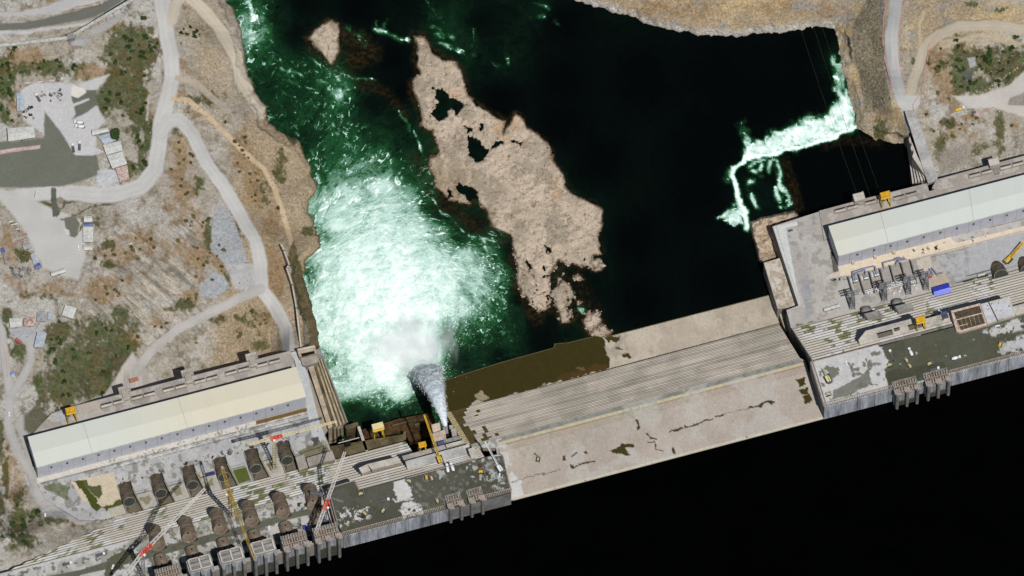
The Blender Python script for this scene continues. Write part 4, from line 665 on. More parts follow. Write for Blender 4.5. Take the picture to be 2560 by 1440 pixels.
def pipe(ax0, z0, ax1, z1, r, lab, col_ring=True):
    a, b = Vector(P(*ax0, z0)), Vector(P(*ax1, z1)); t = thing('penstock', lab, 'pipe', a, 0, 'brown penstock pipes between dam and power hall')
    m = MB(); n = 9
    for k in range(n): m.bar(a.lerp(b, k/n)-a, a.lerp(b, (k+1)/n)-a, r*(1 if k % 2 else 1.03), n=20)
    m.build('pipe_shell', PENS if not col_ring else mat('dark_pipe_shell', S(110, 98, 82), scale=.2, var=.3), t, smooth=False)
    d = (b-a).normalized()
    if col_ring:
        x = d.orthogonal().normalized(); y = d.cross(x); q = MB(); e = b-a+d*.5
        for k in range(20):
            t0, t1 = 2*math.pi*k/20, 2*math.pi*(k+1)/20; q.bar(e+(x*math.cos(t0)+y*math.sin(t0))*r, e+(x*math.cos(t1)+y*math.sin(t1))*r, .35, n=4)
        q.build('end_ring', mat('ring_steel', S(150, 145, 130)), t); q = MB(); q.bar(b-a, b-a+d*.25, r*.92, n=20)
        for k in range(8): t0 = 2*math.pi*k/8; q.bar(e, e+(x*math.cos(t0)+y*math.sin(t0))*r*.9, .15, n=4)
        q.build('pipe_mouth', mat('mouth_dark', S(70, 74, 68), scale=.5), t)
    else:
        q = MB(); m_ = a.lerp(b, .3)-a+K*(r*.96); q.bar(m_, m_+K*.4, .9, n=8); q.build('hatch', DARKM, t)
        q = MB(); m_ = a.lerp(b, .88)-a+K*(r*.94)-U*1; q.bar(m_, m_+K*.6, .9, n=8); q.build('hatch', DARKM, t)
    return t
ordn = ['first', 'second', 'third', 'fourth', 'fifth', 'sixth']
for k in range(6):
    o = -20.7*k
    pipe((309+79*k, 1216+o), -65, (323+79*k, 1254+o), -56, 6.2, f'dark open-ended penstock pipe in a yard pit, {ordn[k]} from the left')
    x, y = 384+78*k, 1325-20.2*k
    inl(slab('pipe_trench', [(x+13, y+14), (x+22, y+10), (x+33, y+44), (x+24, y+50)], 5.12, 4, DARKM))
    pipe((x, y), -3, (x+12, y+38), 11, 7.2, f'brown domed penstock on the dam steps above the dark road, {ordn[k]} from the left', False)
    x, y = 399+78*k, 1391-20.2*k
    pipe((x, y), 6.5, (x+9, y+27), 8, 6.2, f'short brown penstock stub between dark road and intake towers, {ordn[k]} from the left', False)
    iny(MB().prism([tuple(Vector(p)+K*.6) for p in world(sh([(330, 1222), (334, 1221), (361, 1276), (358, 1277)], k), -60)], -66).build('pit_curb', mat('pit_wall', S(150, 142, 126))))
    iny(MB().prism([tuple(Vector(p)+K*.6) for p in world(sh([(292, 1214), (295, 1213), (321, 1287), (319, 1289)], k), -60)], -66).build('pit_curb', MATS['pit_wall']))
# tailrace platforms north of the halls
def platform(name_l, poly, z, zb, slots, blocks, seed):
    t = thing('tailrace_platform', name_l, 'platform', P(*poly[0], z)); lo = t.location.copy()
    def ip(o): o.parent = t; o.location = -lo; return o
    ops = [('n', None, (188, 182, 172), .7, 20, .5)]+slots; ip(paint('platform_deck', poly, z, (164, 156, 148), ops, seed=seed, thick=1)); ip(MB().prism([tuple(Vector(p)-K) for p in world(poly, z)], zb).build('platform_body', CON))
    for (x, y, w_, d_, h_, ex) in blocks:                 # buttress heads that stand out to the north
        c = Vector(P(x, y, z)); b = MB().box(c-K*(z-zb-2), (w_, d_, z-zb-2+h_)); ip(b.build('buttress', CON))
        q = MB()
        for k in range(5): q.box(c+U*((k-2)*w_/5.5)+V*(d_*.28)+K*h_, (w_/9, d_*.34, .5))
        ip(q.build('anchor_bars', CONP)); ip(MB().box(c-V*(d_*.9)+K*.2, (w_*.5, d_*.9, h_*.8)).build('gate_housing', CONG))
    return ip
def slotpair(x, y, n=2):                                  # dark gate slots and rolled beams
    r = []
    for k in range(n): a = x+k*31; b = y-k*31*SL; r += [('c', [(a, b-2.6), (a+27, b-9.6), (a+27, b-5.6), (a, b+1.4)], (34, 30, 24)), ('s', [(a, b+9), (a+28, b+1.6)], (96, 90, 80), .9, .8), ('s', [(a-2, b-3), (a, b+10)], (110, 104, 94), .9, .7)]
    return r
def rolls(ip, z, L):
    for x, y in L:
        for k in range(2): a = x+k*31; b = y-k*31*SL; ip(MB().bar(Vector(P(a+1, b+4, z+1)), Vector(P(a+27, b-2.6, z+1)), 1.3, n=10).build('rolled_beam', CONP))
PL_ = [(129, 1033), (180, 1016), (724, 877), (736, 905), (742, 945), (70, 1120), (62, 1106)]
sl_ = [(252, 1013), (328, 994), (407, 974), (485, 953), (563, 932), (641, 912)]
ip = platform('long concrete tailrace platform with gate slots on the upper side of the left power hall', PL_, -58, -112, sum([slotpair(x, y) for x, y in sl_], [])+[('c', [(132, 1036), (165, 1027), (168, 1050), (140, 1055)], (176, 178, 180)), ('c', [(192, 1014), (248, 998), (251, 1024), (198, 1038)], (180, 170, 158))], [(311, 975, 12, 7, 2, 1), (468, 933, 12, 7, 2, 1), (629, 892, 12, 7, 2, 1)], 101)
rolls(ip, -58, sl_)
for x, y in [(314, 990), (471, 948), (632, 907)]: ip(MB().box(Vector(P(x, y, -57.9)), (6, 11, 3)).build('gate_hoist', CON)); ip(MB().box(Vector(P(x+1, y+9, -57.9)), (9, 1.2, 3.5)).build('hoist_beam', CONP))
PR_ = [(2048, 527), (2175, 493), (2317, 458), (2323, 478), (2700, 382), (2700, 430), (2060, 600)]
sr_ = [(2086, 526), (2162, 506), (2233, 494)]
ip = platform('concrete tailrace platform above the water on the upper side of the right power hall', PR_, -58, -112, sum([slotpair(x, y) for x, y in sr_], []), [(2147, 492, 11, 7, 3, 1)], 111)
rolls(ip, -58, sr_[:2])
ip(MB().box(Vector(P(2147, 500, -58)), (11, 8, 9)).build('gate_house', CONP))
P2 = [(2340, 449), (2560, 389), (2700, 352), (2700, 392), (2345, 478), (2330, 470)]
s2_ = [(2422, 438), (2500, 418), (2578, 398)]
ip = platform('concrete tailrace platform beside the bare rock, upper right by the power hall', P2, -57.5, -112, sum([slotpair(x, y) for x, y in s2_], []), [(2484, 405, 11, 7, 3, 1), (2640, 364, 11, 7, 3, 1)], 121)
rolls(ip, -57.5, s2_); ip(MB().box(Vector(P(2484, 413, -57.5)), (10, 7, 9)).build('gate_house', CONP)); ip(MB().box(Vector(P(2490, 425, -57.4)), (5, 10, 2)).build('gate_hoist', CON))
# right yard
YR = [(1931, 566), (2048, 529), (2060, 560), (2700, 395), (2700, 632), (1978, 822), (1966, 775), (1996, 764)]
RP = (206, 208, 204)
rops = [('n', None, (188, 184, 178), .7, 40, .5), ('n', None, (128, 124, 114), .45, 16, .6), ('c', [(1934, 567), (1992, 553), (1995, 563), (1965, 570), (2001, 765), (1990, 768)], RP), ('s', [(1941, 567), (2000, 764)], (130, 126, 116), .7, .6), ('c', [(2096, 665), (2375, 592), (2380, 600), (2395, 606), (2700, 530), (2700, 545), (2390, 622), (2120, 690), (2100, 690)], (220, 204, 182)),
        ('s', [(2108, 694), (2370, 626), (2700, 540)], (120, 118, 110), .8, .8), ('s', [(2108, 700), (2370, 632), (2700, 546)], (80, 78, 72), .9, .8), ('s', [(2470, 570), (2700, 512)], (90, 88, 84), .9, .7), ('c', [(2475, 600), (2700, 545), (2700, 625), (2490, 682), (2470, 690), (2420, 700), (2395, 712), (2345, 645)], (176, 176, 178)), ('n', [(2340, 640), (2430, 620), (2420, 690), (2370, 700)], (150, 152, 148), .8, 8, .5),
        ('c', [(2405, 702), (2470, 685), (2480, 712), (2425, 728)], (66, 68, 24)), ('p', [(2420, 702), (2440, 692), (2448, 702), (2430, 708)], (186, 178, 166)), ('s', [(2390, 708), (2478, 683)], (50, 50, 36), 1, 1.2), ('s', [(2418, 690), (2478, 674)], (50, 50, 40), 1, 1.2), ('s', [(2410, 612), (2420, 660), (2421, 690)], (140, 138, 130), .8, .7),
        ('p', [(1998, 700), (2020, 690), (2035, 780), (2015, 800)], (150, 152, 158), .6), ('p', [(2150, 745), (2165, 735), (2180, 742), (2172, 752), (2155, 752)], (150, 150, 150), .9), ('c', [(2070, 688), (2098, 676), (2098, 690), (2062, 700)], (206, 196, 180)), ('s', [(2335, 718), (2700, 622)], (120, 116, 104), .7, .7), ('s', [(1990, 760), (2110, 735)], (190, 182, 168), .8, 1), ('s', [(2022, 715), (2030, 748)], (150, 146, 138), .7, .6), ('c', [(2075, 630), (2086, 627), (2097, 678), (2084, 682)], (60, 54, 42), .8), ('c', [(2120, 690), (2300, 645), (2300, 700), (2140, 730)], (160, 154, 146), .8), ('c', [(2290, 650), (2325, 640), (2330, 672), (2300, 682)], (196, 186, 172)), ('c', [(2325, 682), (2362, 682), (2372, 705), (2333, 718)], (186, 170, 152)),
        ('p', [(1985, 812), (2050, 800), (2110, 802), (2118, 815), (1990, 845)], (96, 100, 50), .8)]
yr = thing('station_yard', 'pale concrete yard below the right power hall with an L-shaped light strip', 'yard', P(2100, 700, -60)); yrl = yr.location.copy()
def inyr(o): o.parent = yr; o.location = -yrl; return o
inyr(paint('yard_surface', YR, -60, (180, 174, 168), rops, seed=131, thick=1)); inyr(MB().prism([tuple(Vector(p)-K) for p in world(YR, -60)], -106).build('yard_wall', CON))
def terr(nm, poly, z, ops, seed, lab, base=(178, 166, 150), cat='wall'):
    t = thing(nm, lab, cat, P(*poly[0], z)); lo = t.location.copy()
    a = paint('top', poly, z, base, ops, seed=seed, thick=1); b = MB().prism([tuple(Vector(p)-K) for p in world(poly, z)], -108).build('body', CON)
    for o in (a, b): o.parent = t; o.location = -lo
    return t
terr('river_training_block', [(1909, 657), (1952, 644), (1991, 762), (1983, 768), (1944, 772)], -76, [('n', None, (206, 196, 184), .9, 14, .5), ('n', None, (140, 128, 110), .7, 8, .6), ('s', [(1939, 713), (1953, 711), (1956, 726), (1942, 728), (1939, 713)], (130, 116, 96), .9, .6)], 141, 'stained pale concrete block between river and right yard, with a square outline on top')
terr('river_training_block', [(1944, 774), (1962, 768), (1979, 822), (1964, 828)], -90, [('n', None, (120, 106, 80), .8, 10, .5)], 143, 'narrow dark concrete block at the toe corner of the right wing')
# rock outcrop at the river corner
rp = [(1876, 556), (1900, 545), (1960, 532), (1985, 528), (1998, 540), (1990, 550), (1932, 566), (1955, 640), (1910, 658), (1896, 650), (1893, 625), (1884, 600), (1880, 580)]
x, y = np.meshgrid(np.arange(1860, 2010, 1.6), np.arange(515, 672, 1.6)); wx = x+(fbm(x, y, 10, 3, 301)-.5)*6; wy = y+(fbm(x, y, 10, 3, 302)-.5)*6
mk = mpoly(x, y, wx, wy, rp, 5); hz = -112+mk*22+(fbm(x, y, 22, 4, 303, .6)-.5)*16*mk; cc = np.zeros(x.shape+(3,)); cc[:] = S(190, 170, 146); cc *= (.6+.8*fbm(x, y, 16, 4, 304)[..., None]); cr = np.abs(fbm(x, y, 30, 3, 305)-.5) < .012; cc[cr] *= .45
tag(gridmesh('rock_outcrop', x, y, hz, (mk > .02)[:-1, :-1], cc, .25, VC), 'cracked tan rock outcrop at the river corner below the small falls', 'rock')
# power halls
def hall(lab, sw, se, nw, ne, z0, z1, win0, nwin, dwin, tint, z_l=0, trim=True, dw=None):
    t = thing('power_hall', lab, 'building', P(*sw, z0)); lo = t.location.copy()
    def ih(o): o.parent = t; o.location = -lo; return o
    A_, B_, C_, D_ = [Vector(P(*p, z1)) for p in (sw, se, ne, nw)]; q = MB(); n = 34
    for k in range(n):
        t0, t1 = k/n, (k+1)/n; s0, s1, r0, r1 = A_.lerp(B_, t0), A_.lerp(B_, t1), D_.lerp(C_, t0), D_.lerp(C_, t1)
        for (a, b, c, d, f) in ((s0, s1, s1.lerp(r1, .45)+K*1.6, s0.lerp(r0, .45)+K*1.6, 1), (s0.lerp(r0, .45)+K*1.6, s1.lerp(r1, .45)+K*1.6, r1, r0, 1.0)):
            cc = tint((t0+t1)/2); v = 1+(rnd.random()-.5)*.025; q.poly([a, b, c, d], tuple(x*v for x in cc))
        if k in (7, 19): q.bar(s0+K*.1, s0.lerp(r0, .45)+K*1.7, .15, n=4, col=tuple(x*.55 for x in tint(t0))); q.bar(s0.lerp(r0, .45)+K*1.7, r0+K*.1, .15, n=4, col=tuple(x*.55 for x in tint(t0)))
    ih(q.build('roof', ROOFM, usecol=.03)); q = MB(); e = .6
    q.bar(A_-V*.2+K*.1, B_-V*.2+K*.1, .35, n=4); ih(q.build('gutter', mat('gutter', S(206, 208, 204))))
    wl = [tuple(Vector((p.x, p.y, z1))-K*.25+i_) for p, i_ in ((A_, U*e+V*e), (B_, -U*e+V*e), (C_, -U*e-V*e), (D_, U*e-V*e))]
    q = MB(); q.prism(wl, z0-3); ih(q.build('wall', mat('blue_grey_cladding', S(214, 216, 226), scale=.15, var=.06, fine=.05, rough=.6)))
    L = (B_-A_).length
    for k in range(nwin):
        c = Vector(P(win0[0]+dwin*k, win0[1]-dwin*k*SL, (z0+z1)/2+5)); s_ = (c-A_).dot(U); pt = A_+U*s_+V*(e-.15); pt.z = (z0+z1)/2+2
        f = ih(MB().box(pt, (2.2, .4, 5)).build('window', mat('louvre', S(132, 134, 150), scale=2)))
        g = MB().box(pt-V*.22+K*.5, (1.6, .1, 1.6)).box(pt-V*.22+K*2.7, (1.6, .1, 1.6)).build('pane', mat('louvre_dark', S(96, 98, 112)), f)
    for k in range(1, int(L/12.4)):
        ih(MB().box(A_+U*12.4*k+V*(e-.1)-K*(z1-z0), (.18, .3, z1-z0-.5)).build('wall_joint', mat('joint', S(178, 180, 190))))
    return ih
def tl(t): a, b = np.array(S(212, 215, 204)), np.array(S(220, 213, 190)); k = min(1, max(0, (t-.28)/.35)); return tuple(a*(1-k)+b*k)
def tr(t): a, b = np.array(S(214, 213, 198)), np.array(S(211, 215, 208)); k = min(1, t/.3); return tuple(a*(1-k)+b*k)
hall('left power hall with a long pale roof turning cream towards the river', (92, 1169), (766, 992), (69, 1092), (740, 917), -60, -30, (129, 1169), 16, 39.4, tl)
ih = hall('right power hall with a long greenish white roof running out of the photo', (2096, 640), (2700, 481.5), (2071, 565), (2700, 400), -60, -30, (2144, 637), 11, 41.5, tr)
# river-side works right of the left yard
TR = lambda x0, y0, x1, y1, w0, w1: [(x0, y0), (x0+w0, y0-2), (x1+w1, y1-2), (x1, y1)]
tw = thing('stepped_river_wall', 'brown stepped retaining wall running down between left yard and foaming river', 'wall', P(800, 980, -70)); twl = tw.location.copy()
def it(o): o.parent = tw; o.location = -twl; return o
for i, (xt, xb, z, m_) in enumerate([(768, 822, -61, TANC), (776, 831, -66, CONB), (780, 836, -68, TANC), (785, 841, -72, CONB), (788, 845, -74, TANC), (792, 850, -79, CONB), (795, 853, -81, TANC), (799, 858, -90, CONB)]):
    it(slab('ledge', [(xt-3, 900+i*1), (xt+8, 890+i*1), (xb+9, 1066-i*1.5), (xb-1, 1072)], z, -108, m_))
it(slab('foot', [(800, 868), (806, 884), (872, 1061), (858, 1066), (798, 900), (790, 872)], -102, -108, CONG))
it(slab('tower', [(742, 872), (788, 866), (792, 884), (748, 892)], -50, -108, TANC)); it(slab('tower', [(750, 890), (792, 880), (795, 905), (766, 915), (756, 912)], -55, -108, CON)); it(slab('tower_recess', [(752, 884), (786, 877), (787, 884), (755, 891)], -49.7, -51, DARKM)); it(slab('tower_lip', [(744, 872), (786, 863), (789, 868), (747, 877)], -48, -52, CONP))
rw = thing('retaining_wall', 'thin zigzag retaining wall above the brown river bank left of the foam', 'wall', P(720, 700, -72)); rwl = rw.location.copy(); q = MB()
for a, b in zip([(704, 612), (710, 626), (724, 664), (716, 668), (731, 712), (741, 770), (752, 866)][:-1], [(710, 626), (724, 664), (716, 668), (731, 712), (741, 770), (752, 866)]):
    a_, b_ = Vector(P(*a, -62)), Vector(P(*b, -62)); d = (b_-a_).normalized(); s_ = d.cross(K)*.7; q.prism([tuple(a_+s_-d*.6), tuple(b_+s_+d*.6), tuple(b_-s_+d*.6), tuple(a_-s_-d*.6)], -84)
o = q.build('wall_body', CONP); o.parent = rw; o.location = -rwl
tag(slab('bank_slope', [(720, 640), (724, 600), (736, 640), (752, 700), (772, 760), (790, 800), (797, 862), (788, 868), (757, 872), (744, 770), (733, 712), (724, 668)], -93, -108, CONB), 'dark brown wet concrete slope between zigzag wall and river', 'slope')
# outlet works with the valve block
ow = thing('bottom_outlet', 'concrete outlet block with twin valves that the water jet leaves, beside the spillway', 'outlet', P(1095, 1080, -20)); owl = ow.location.copy()
def iw(o): o.parent = ow; o.location = -owl; return o
PINKC = mat('pinkish_concrete', S(206, 186, 168), scale=.1)
for pl, z, m_ in [([(1078, 1062), (1099, 1056), (1102, 1075), (1083, 1082)], -18, PINKC), ([(1081, 1084), (1112, 1074), (1116, 1099), (1087, 1106)], -14, PINKC), ([(1122, 1064), (1131, 1062), (1134, 1070), (1125, 1073)], -22, CON), ([(1127, 1073), (1138, 1070), (1144, 1090), (1132, 1094)], -18, CON), ([(1114, 1111), (1158, 1100), (1160, 1108), (1117, 1119)], 4, CONP), ([(1088, 1106), (1150, 1088), (1152, 1100), (1092, 1116)], -12, CONG)]: iw(slab('valve_block', pl, z, -104, m_))
iw(slab('valve_channel', [(1104, 1068), (1124, 1062), (1130, 1092), (1112, 1098)], -34, -104, DARKM))
for dx in (0, 8): iw(MB().bar(Vector(P(1113+dx*.6, 1086-dx*.2, -26)), Vector(P(1109+dx*.8, 1068-dx*.2, -24)), 1.6, n=12).build('valve', STEEL))
iw(slab('lower_apron', [(906, 1074), (1000, 1046), (1076, 1032), (1085, 1040), (1092, 1062), (1080, 1090), (1012, 1106), (912, 1124)], -88, -108, mat('rusty_brown_concrete', S(84, 60, 32), scale=.08, var=.4)))
iw(slab('algae_basin', [(913, 1104), (1008, 1080), (1011, 1104), (920, 1126)], -84, -90, mat('algae_water', S(34, 84, 22), scale=.2, var=.35, fine=.3)))
iw(slab('basin_wall', [(893, 1067), (900, 1065), (920, 1126), (914, 1128)], -66, -108, CONP)); iw(slab('basin_wall', [(1008, 1080), (1014, 1078), (1016, 1104), (1011, 1106)], -70, -108, CONB)); iw(slab('pier_wall', [(1092, 1000), (1100, 940), (1106, 942), (1128, 1050), (1120, 1052), (1104, 985)], -96, -108, CONB))
iw(slab('brown_ledge', [(862, 1064), (894, 1055), (897, 1066), (866, 1074)], -74, -108, CONB))
for pl in ([(980, 1062), (1040, 1046), (1041, 1050), (981, 1066)], [(1036, 1060), (1062, 1052), (1064, 1056), (1038, 1064)]): iw(slab('ledge_beam', pl, -83, -90, CONB))
iw(slab('pit_opening', [(861, 1095), (873, 1091), (877, 1112), (864, 1116)], -59.4, -62, DARKM)); iw(MB().bar(Vector(P(845, 1108, -55)), Vector(P(898, 1094, -55)), .5, n=6).build('pit_beam', CONP))
tag(slab('toe_basin', [(805, 1154), (1015, 1100), (1010, 1085), (800, 1120)], -66, -108, CONB), 'wet brown toe ledge at the foot of the left stepped face', 'ledge')
# blocks on the right wing
ro = thing('right_outlet_works', 'pale concrete intake slab with square shafts set in the right stepped face', 'structure', P(2250, 830, 20)); rol = ro.location.copy()
def io(o): o.parent = ro; o.location = -rol; return o
io(slab('top_slab', [(2146, 850), (2164, 827), (2277, 797), (2280, 806), (2395, 775), (2398, 800), (2300, 828), (2152, 868)], 22, -62, CONP))
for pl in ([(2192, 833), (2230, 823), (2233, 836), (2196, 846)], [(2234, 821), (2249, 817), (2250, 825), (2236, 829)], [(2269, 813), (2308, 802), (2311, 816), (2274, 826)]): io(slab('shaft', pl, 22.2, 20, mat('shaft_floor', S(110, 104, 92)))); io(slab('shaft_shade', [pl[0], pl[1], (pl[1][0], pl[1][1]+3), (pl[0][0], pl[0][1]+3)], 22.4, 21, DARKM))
io(slab('lower_block', [(2205, 874), (2215, 862), (2300, 836), (2310, 842), (2200, 884)], 28, -62, CON))
for pl, z in (([(2160, 785), (2197, 776), (2207, 789), (2170, 799)], -30), ([(2237, 766), (2275, 757), (2285, 770), (2247, 781)], -26)):
    t = thing('valve_house', 'grey square valve house '+('nearer the spillway' if z == -30 else 'with a big dark doorway')+' at the foot of the right steps', 'building', P(*pl[3], -60)); lo = t.location.copy()
    for nm, o in (('wall', MB().prism(world(pl, z), -62).build('wall', mat('house_wall', S(206, 200, 188)))), ('roof', MB().prism([tuple(Vector(p)+K*.6) for p in world(pl, z)], z).build('roof', CONG))): o.parent = t; o.location = -lo
    c = Vector(P(pl[0][0]+8, pl[0][1]+1, -58)); o = MB().bar(c-V*1, c+V*7, 5.5, n=18).build('pipe_dome', CONG, smooth=True); o.parent = t; o.location = -lo
    if z == -26: o = slab('doorway', [(2262, 776), (2283, 771), (2284, 773), (2263, 778)], -30, -56, DARKM); o.parent = t; o.location = -lo
gb = thing('rebar_block', 'unfinished block with a gridded rebar pit and pink formwork rim on the right deck', 'structure', P(2430, 800, 34)); gbl = gb.location.copy()
def ig(o): o.parent = gb; o.location = -gbl; return o
PK = mat('pinkish_edge', S(214, 190, 174), scale=.3)
ig(slab('rim', [(2377, 777), (2450, 758), (2469, 812), (2400, 832), (2391, 828)], 36, -20, PK)); ig(slab('pit', [(2384, 781), (2449, 764), (2463, 808), (2402, 825)], 36.3, 35, mat('rebar_mesh', S(98, 86, 66), scale=.9, var=.5, fine=.4)))
for k in range(7): ig(MB().bar(Vector(P(2390+k*10.5, 796-k*2.8, 36.8)), Vector(P(2398+k*10.5, 822-k*2.8, 36.8)), .22, n=4).build('rebar_beam', TANC))
ig(MB().bar(Vector(P(2388, 800, 37)), Vector(P(2456, 782, 37)), .7, n=4).build('timber_beam', PK)); ig(MB().bar(Vector(P(2395, 816, 37)), Vector(P(2420, 809, 37)), .4, n=4).build('timber_beam', PK))
ig(slab('pale_block', [(2451, 760), (2524, 741), (2539, 788), (2496, 801), (2469, 811)], 38, -20, CONP)); ig(slab('pale_top', [(2453, 764), (2521, 747), (2534, 785), (2494, 797), (2470, 806)], 38.2, 37, mat('bluish_concrete', S(204, 204, 208), scale=.2, var=.1)))
ig(slab('side_block', [(2531, 766), (2620, 742), (2626, 765), (2540, 788)], 36, -20, CONP)); ig(MB().bar(Vector(P(2470, 752, 39)), Vector(P(2495, 803, 39)), .5, n=4).build('formwork_joint', mat('joint_dark', S(70, 66, 40))))
#@@PART5
# ------------------------------------------------------------------ buildings, machines and other things
WX_, WY_, WZ_ = Vector((1, 0, 0)), Vector((0, 1, 0)), K
def surf(px, py, z=None): z = ground(px, py) if z is None else z; return Vector(P(px, py, z))
def paintm(n, c, **k): return mat(n, S(*c), rough=.5, spec=.4, **{'scale': .5, 'var': .1, **k})
WHT = paintm('white_paint', (250, 250, 248)); RED = paintm('red_paint', (232, 72, 50)); TYRE = mat('tyre_rubber', (.03, .03, .03)); GLS = mat('dark_glass', (.04, .05, .06), rough=.2, spec=.5)
BLU = paintm('blue_paint', (64, 72, 200)); CREAM = paintm('cream_paint', (236, 220, 160)); ORG = paintm('orange_rust_paint', (218, 142, 112)); DGR = paintm('dark_grey_paint', (92, 96, 100))
RF = {'w': mat('white_sheet_roof', S(212, 212, 206), rough=.6, scale=.3, var=.12), 'b': mat('blue_grey_sheet_roof', S(186, 194, 202), rough=.6, scale=.3, var=.15), 'g': mat('grey_sheet_roof', S(168, 168, 168), rough=.6, scale=.3, var=.2), 'p': mat('pink_rusty_roof', S(206, 176, 166), rough=.7, scale=.4, var=.35),
      'r': mat('rusty_white_roof', S(206, 190, 180), scale=.5, var=.35, col2=S(150, 110, 96)), 'k': mat('deep_blue_roof', S(100, 116, 176), rough=.6, scale=.3)}
WLM = mat('shed_wall', S(190, 186, 176), scale=.4)
def shed(lab, cs, h=3.5, roof='w', z=None, ridge=.8, cat='shed', name='shed'):
    cx, cy = sum(p[0] for p in cs)/4, sum(p[1] for p in cs)/4; z0 = (ground(cx, cy) if z is None else z)+.0; t = thing(name, lab, cat, P(cx, cy, z0)); lo = t.location.copy()
    A_, B_, C_, D_ = [Vector(P(*p, z0+h)) for p in cs]
    if (A_-B_).length < (B_-C_).length: A_, B_, C_, D_ = B_, C_, D_, A_
    m = MB(); r0, r1 = (A_+D_)/2+K*ridge, (B_+C_)/2+K*ridge; n = max(2, int((A_-B_).length/3))
    m.poly([A_, B_, r1, r0]); m.poly([D_, r0, r1, C_])
    m.poly([A_-K*.25, r0-K*.25, r1-K*.25, B_-K*.25]); m.poly([D_-K*.25, C_-K*.25, r1-K*.25, r0-K*.25])
    for k in range(n+1): f = k/n; m.bar(A_.lerp(B_, f)+K*.05, r0.lerp(r1, f)+K*.05, .09, n=4); m.bar(D_.lerp(C_, f)+K*.05, r0.lerp(r1, f)+K*.05, .09, n=4)
    r = m.build('roof', RF[roof]); c = (A_+B_+C_+D_)/4; q = MB(); q.prism([tuple(c+(p-c)*.95-K*.25) for p in (A_, B_, C_, D_)], z0-4); w_ = q.build('wall', WLM)
    q = MB(); e = (A_ if A_.y+B_.y < C_.y+D_.y else D_).lerp((B_ if A_.y+B_.y < C_.y+D_.y else C_), .5); e = c+(e-c)*.965; q.box((e.x, e.y, z0), (1.6, .3, 2.2), (B_-A_).normalized(), K.cross((B_-A_).normalized())); d = q.build('door', DGR)
    for o in (r, w_, d): o.parent = t; o.location = -lo
    return t
for lab, cs, h, rf in [('narrow blue-grey shed standing upright in the photo at the left end of the white yard', [(41, 233), (62, 233), (62, 276), (43, 278)], 4, 'b'), ('large white-roofed shed left of the wet grey pad', [(18, 321), (84, 315), (88, 343), (21, 353)], 5, 'w'), ('slim white-roofed shed above the row of stepped workshop roofs', [(229, 325), (270, 318), (272, 328), (231, 338)], 3.5, 'w'),
                       ('grey-roofed workshop beside the round green tree', [(244, 341), (276, 332), (290, 350), (262, 363)], 4, 'b'), ('pale-roofed workshop below the round green tree', [(257, 362), (302, 352), (306, 376), (266, 387)], 4.5, 'w'), ('widest cream-roofed workshop of the stepped row', [(267, 389), (306, 378), (318, 409), (281, 421)], 5, 'w'), ('rust-striped roof at the lower end of the stepped workshop row', [(289, 421), (318, 413), (323, 447), (299, 454)], 4, 'r'),
                       ('small white-roofed office at the top of the upright row beside the rock slope', [(209, 541), (230, 540), (231, 554), (210, 555)], 3.5, 'w'), ('small grey-blue roof between two white ones in the upright row', [(211, 557), (231, 556), (231, 565), (212, 566)], 3, 'k'), ('longest white-roofed office of the upright row beside the rock slope', [(208, 567), (233, 567), (233, 605), (208, 605)], 4, 'w'), ('low white-roofed hut at the bottom of the upright row near the white car', [(208, 612), (231, 614), (231, 625), (209, 625)], 3, 'w'),
                       ('white-roofed hut at the left of the lower camp, beside the pink one', [(23, 796), (54, 795), (55, 816), (25, 819)], 3.5, 'w'), ('pink rusty-roofed hut between white and grey huts', [(60, 796), (88, 793), (87, 814), (61, 816)], 3.5, 'p'), ('square grey-roofed hut of the lower camp', [(93, 780), (116, 780), (116, 803), (92, 803)], 3.5, 'g'), ('tiny light hut right of the square grey-roofed hut', [(119, 780), (130, 782), (128, 798), (118, 800)], 3, 'b'), ('lone pale-roofed hut up the slope above the mossy rock', [(163, 763), (192, 770), (183, 797), (154, 788)], 4.5, 'w'),
                       ('long blue-grey-roofed hut at the lower right of the lower camp', [(93, 830), (117, 834), (108, 869), (85, 867)], 4.5, 'b'), ('white box hut at the upper left of the junk yard', [(20, 553), (31, 549), (33, 554), (22, 557)], 2.6, 'w'), ('long white box hut second in the junk yard column', [(26, 561), (43, 556), (44, 560), (27, 564)], 2.6, 'w'), ('small white box hut third in the junk yard column', [(38, 571), (47, 569), (48, 573), (39, 575)], 2.6, 'w'), ('pinkish long hut above the open junk shed', [(43, 602), (67, 596), (68, 599), (44, 606)], 2.8, 'p'),
                       ('open grey scrap shed beside the thorn tree', [(54, 609), (72, 605), (78, 619), (60, 624)], 3, 'g'), ('grey-roofed scrap shed below the thorn tree', [(76, 637), (88, 632), (98, 655), (84, 661)], 3.5, 'b'), ('small blue-roofed scrap shed at the lower right of the junk yard', [(85, 665), (100, 658), (104, 667), (88, 674)], 3, 'k'), ('bright white and pink roof, long hut standing alone by the haul road', [(126, 682), (161, 670), (165, 679), (129, 691)], 3.5, 'w')]:
    shed(lab, cs, h, rf)
shed('low blue-grey roof at the left edge of the junk yard', [(2, 622), (10, 618), (14, 630), (5, 634)], 3, 'k'); shed('narrow grey lean-to along the left side of the junk yard', [(8, 637), (15, 635), (20, 658), (13, 661)], 2.5, 'g')
shed('long narrow white-roofed cabin on the right yard near the spillway', [(2058, 771), (2097, 759), (2100, 766), (2061, 778)], 3.5, 'w', -60); shed('bright white cabin on the ledge by the open pipe of the right yard', [(2443, 686), (2462, 681), (2463, 686), (2445, 691)], 3, 'w', -60)
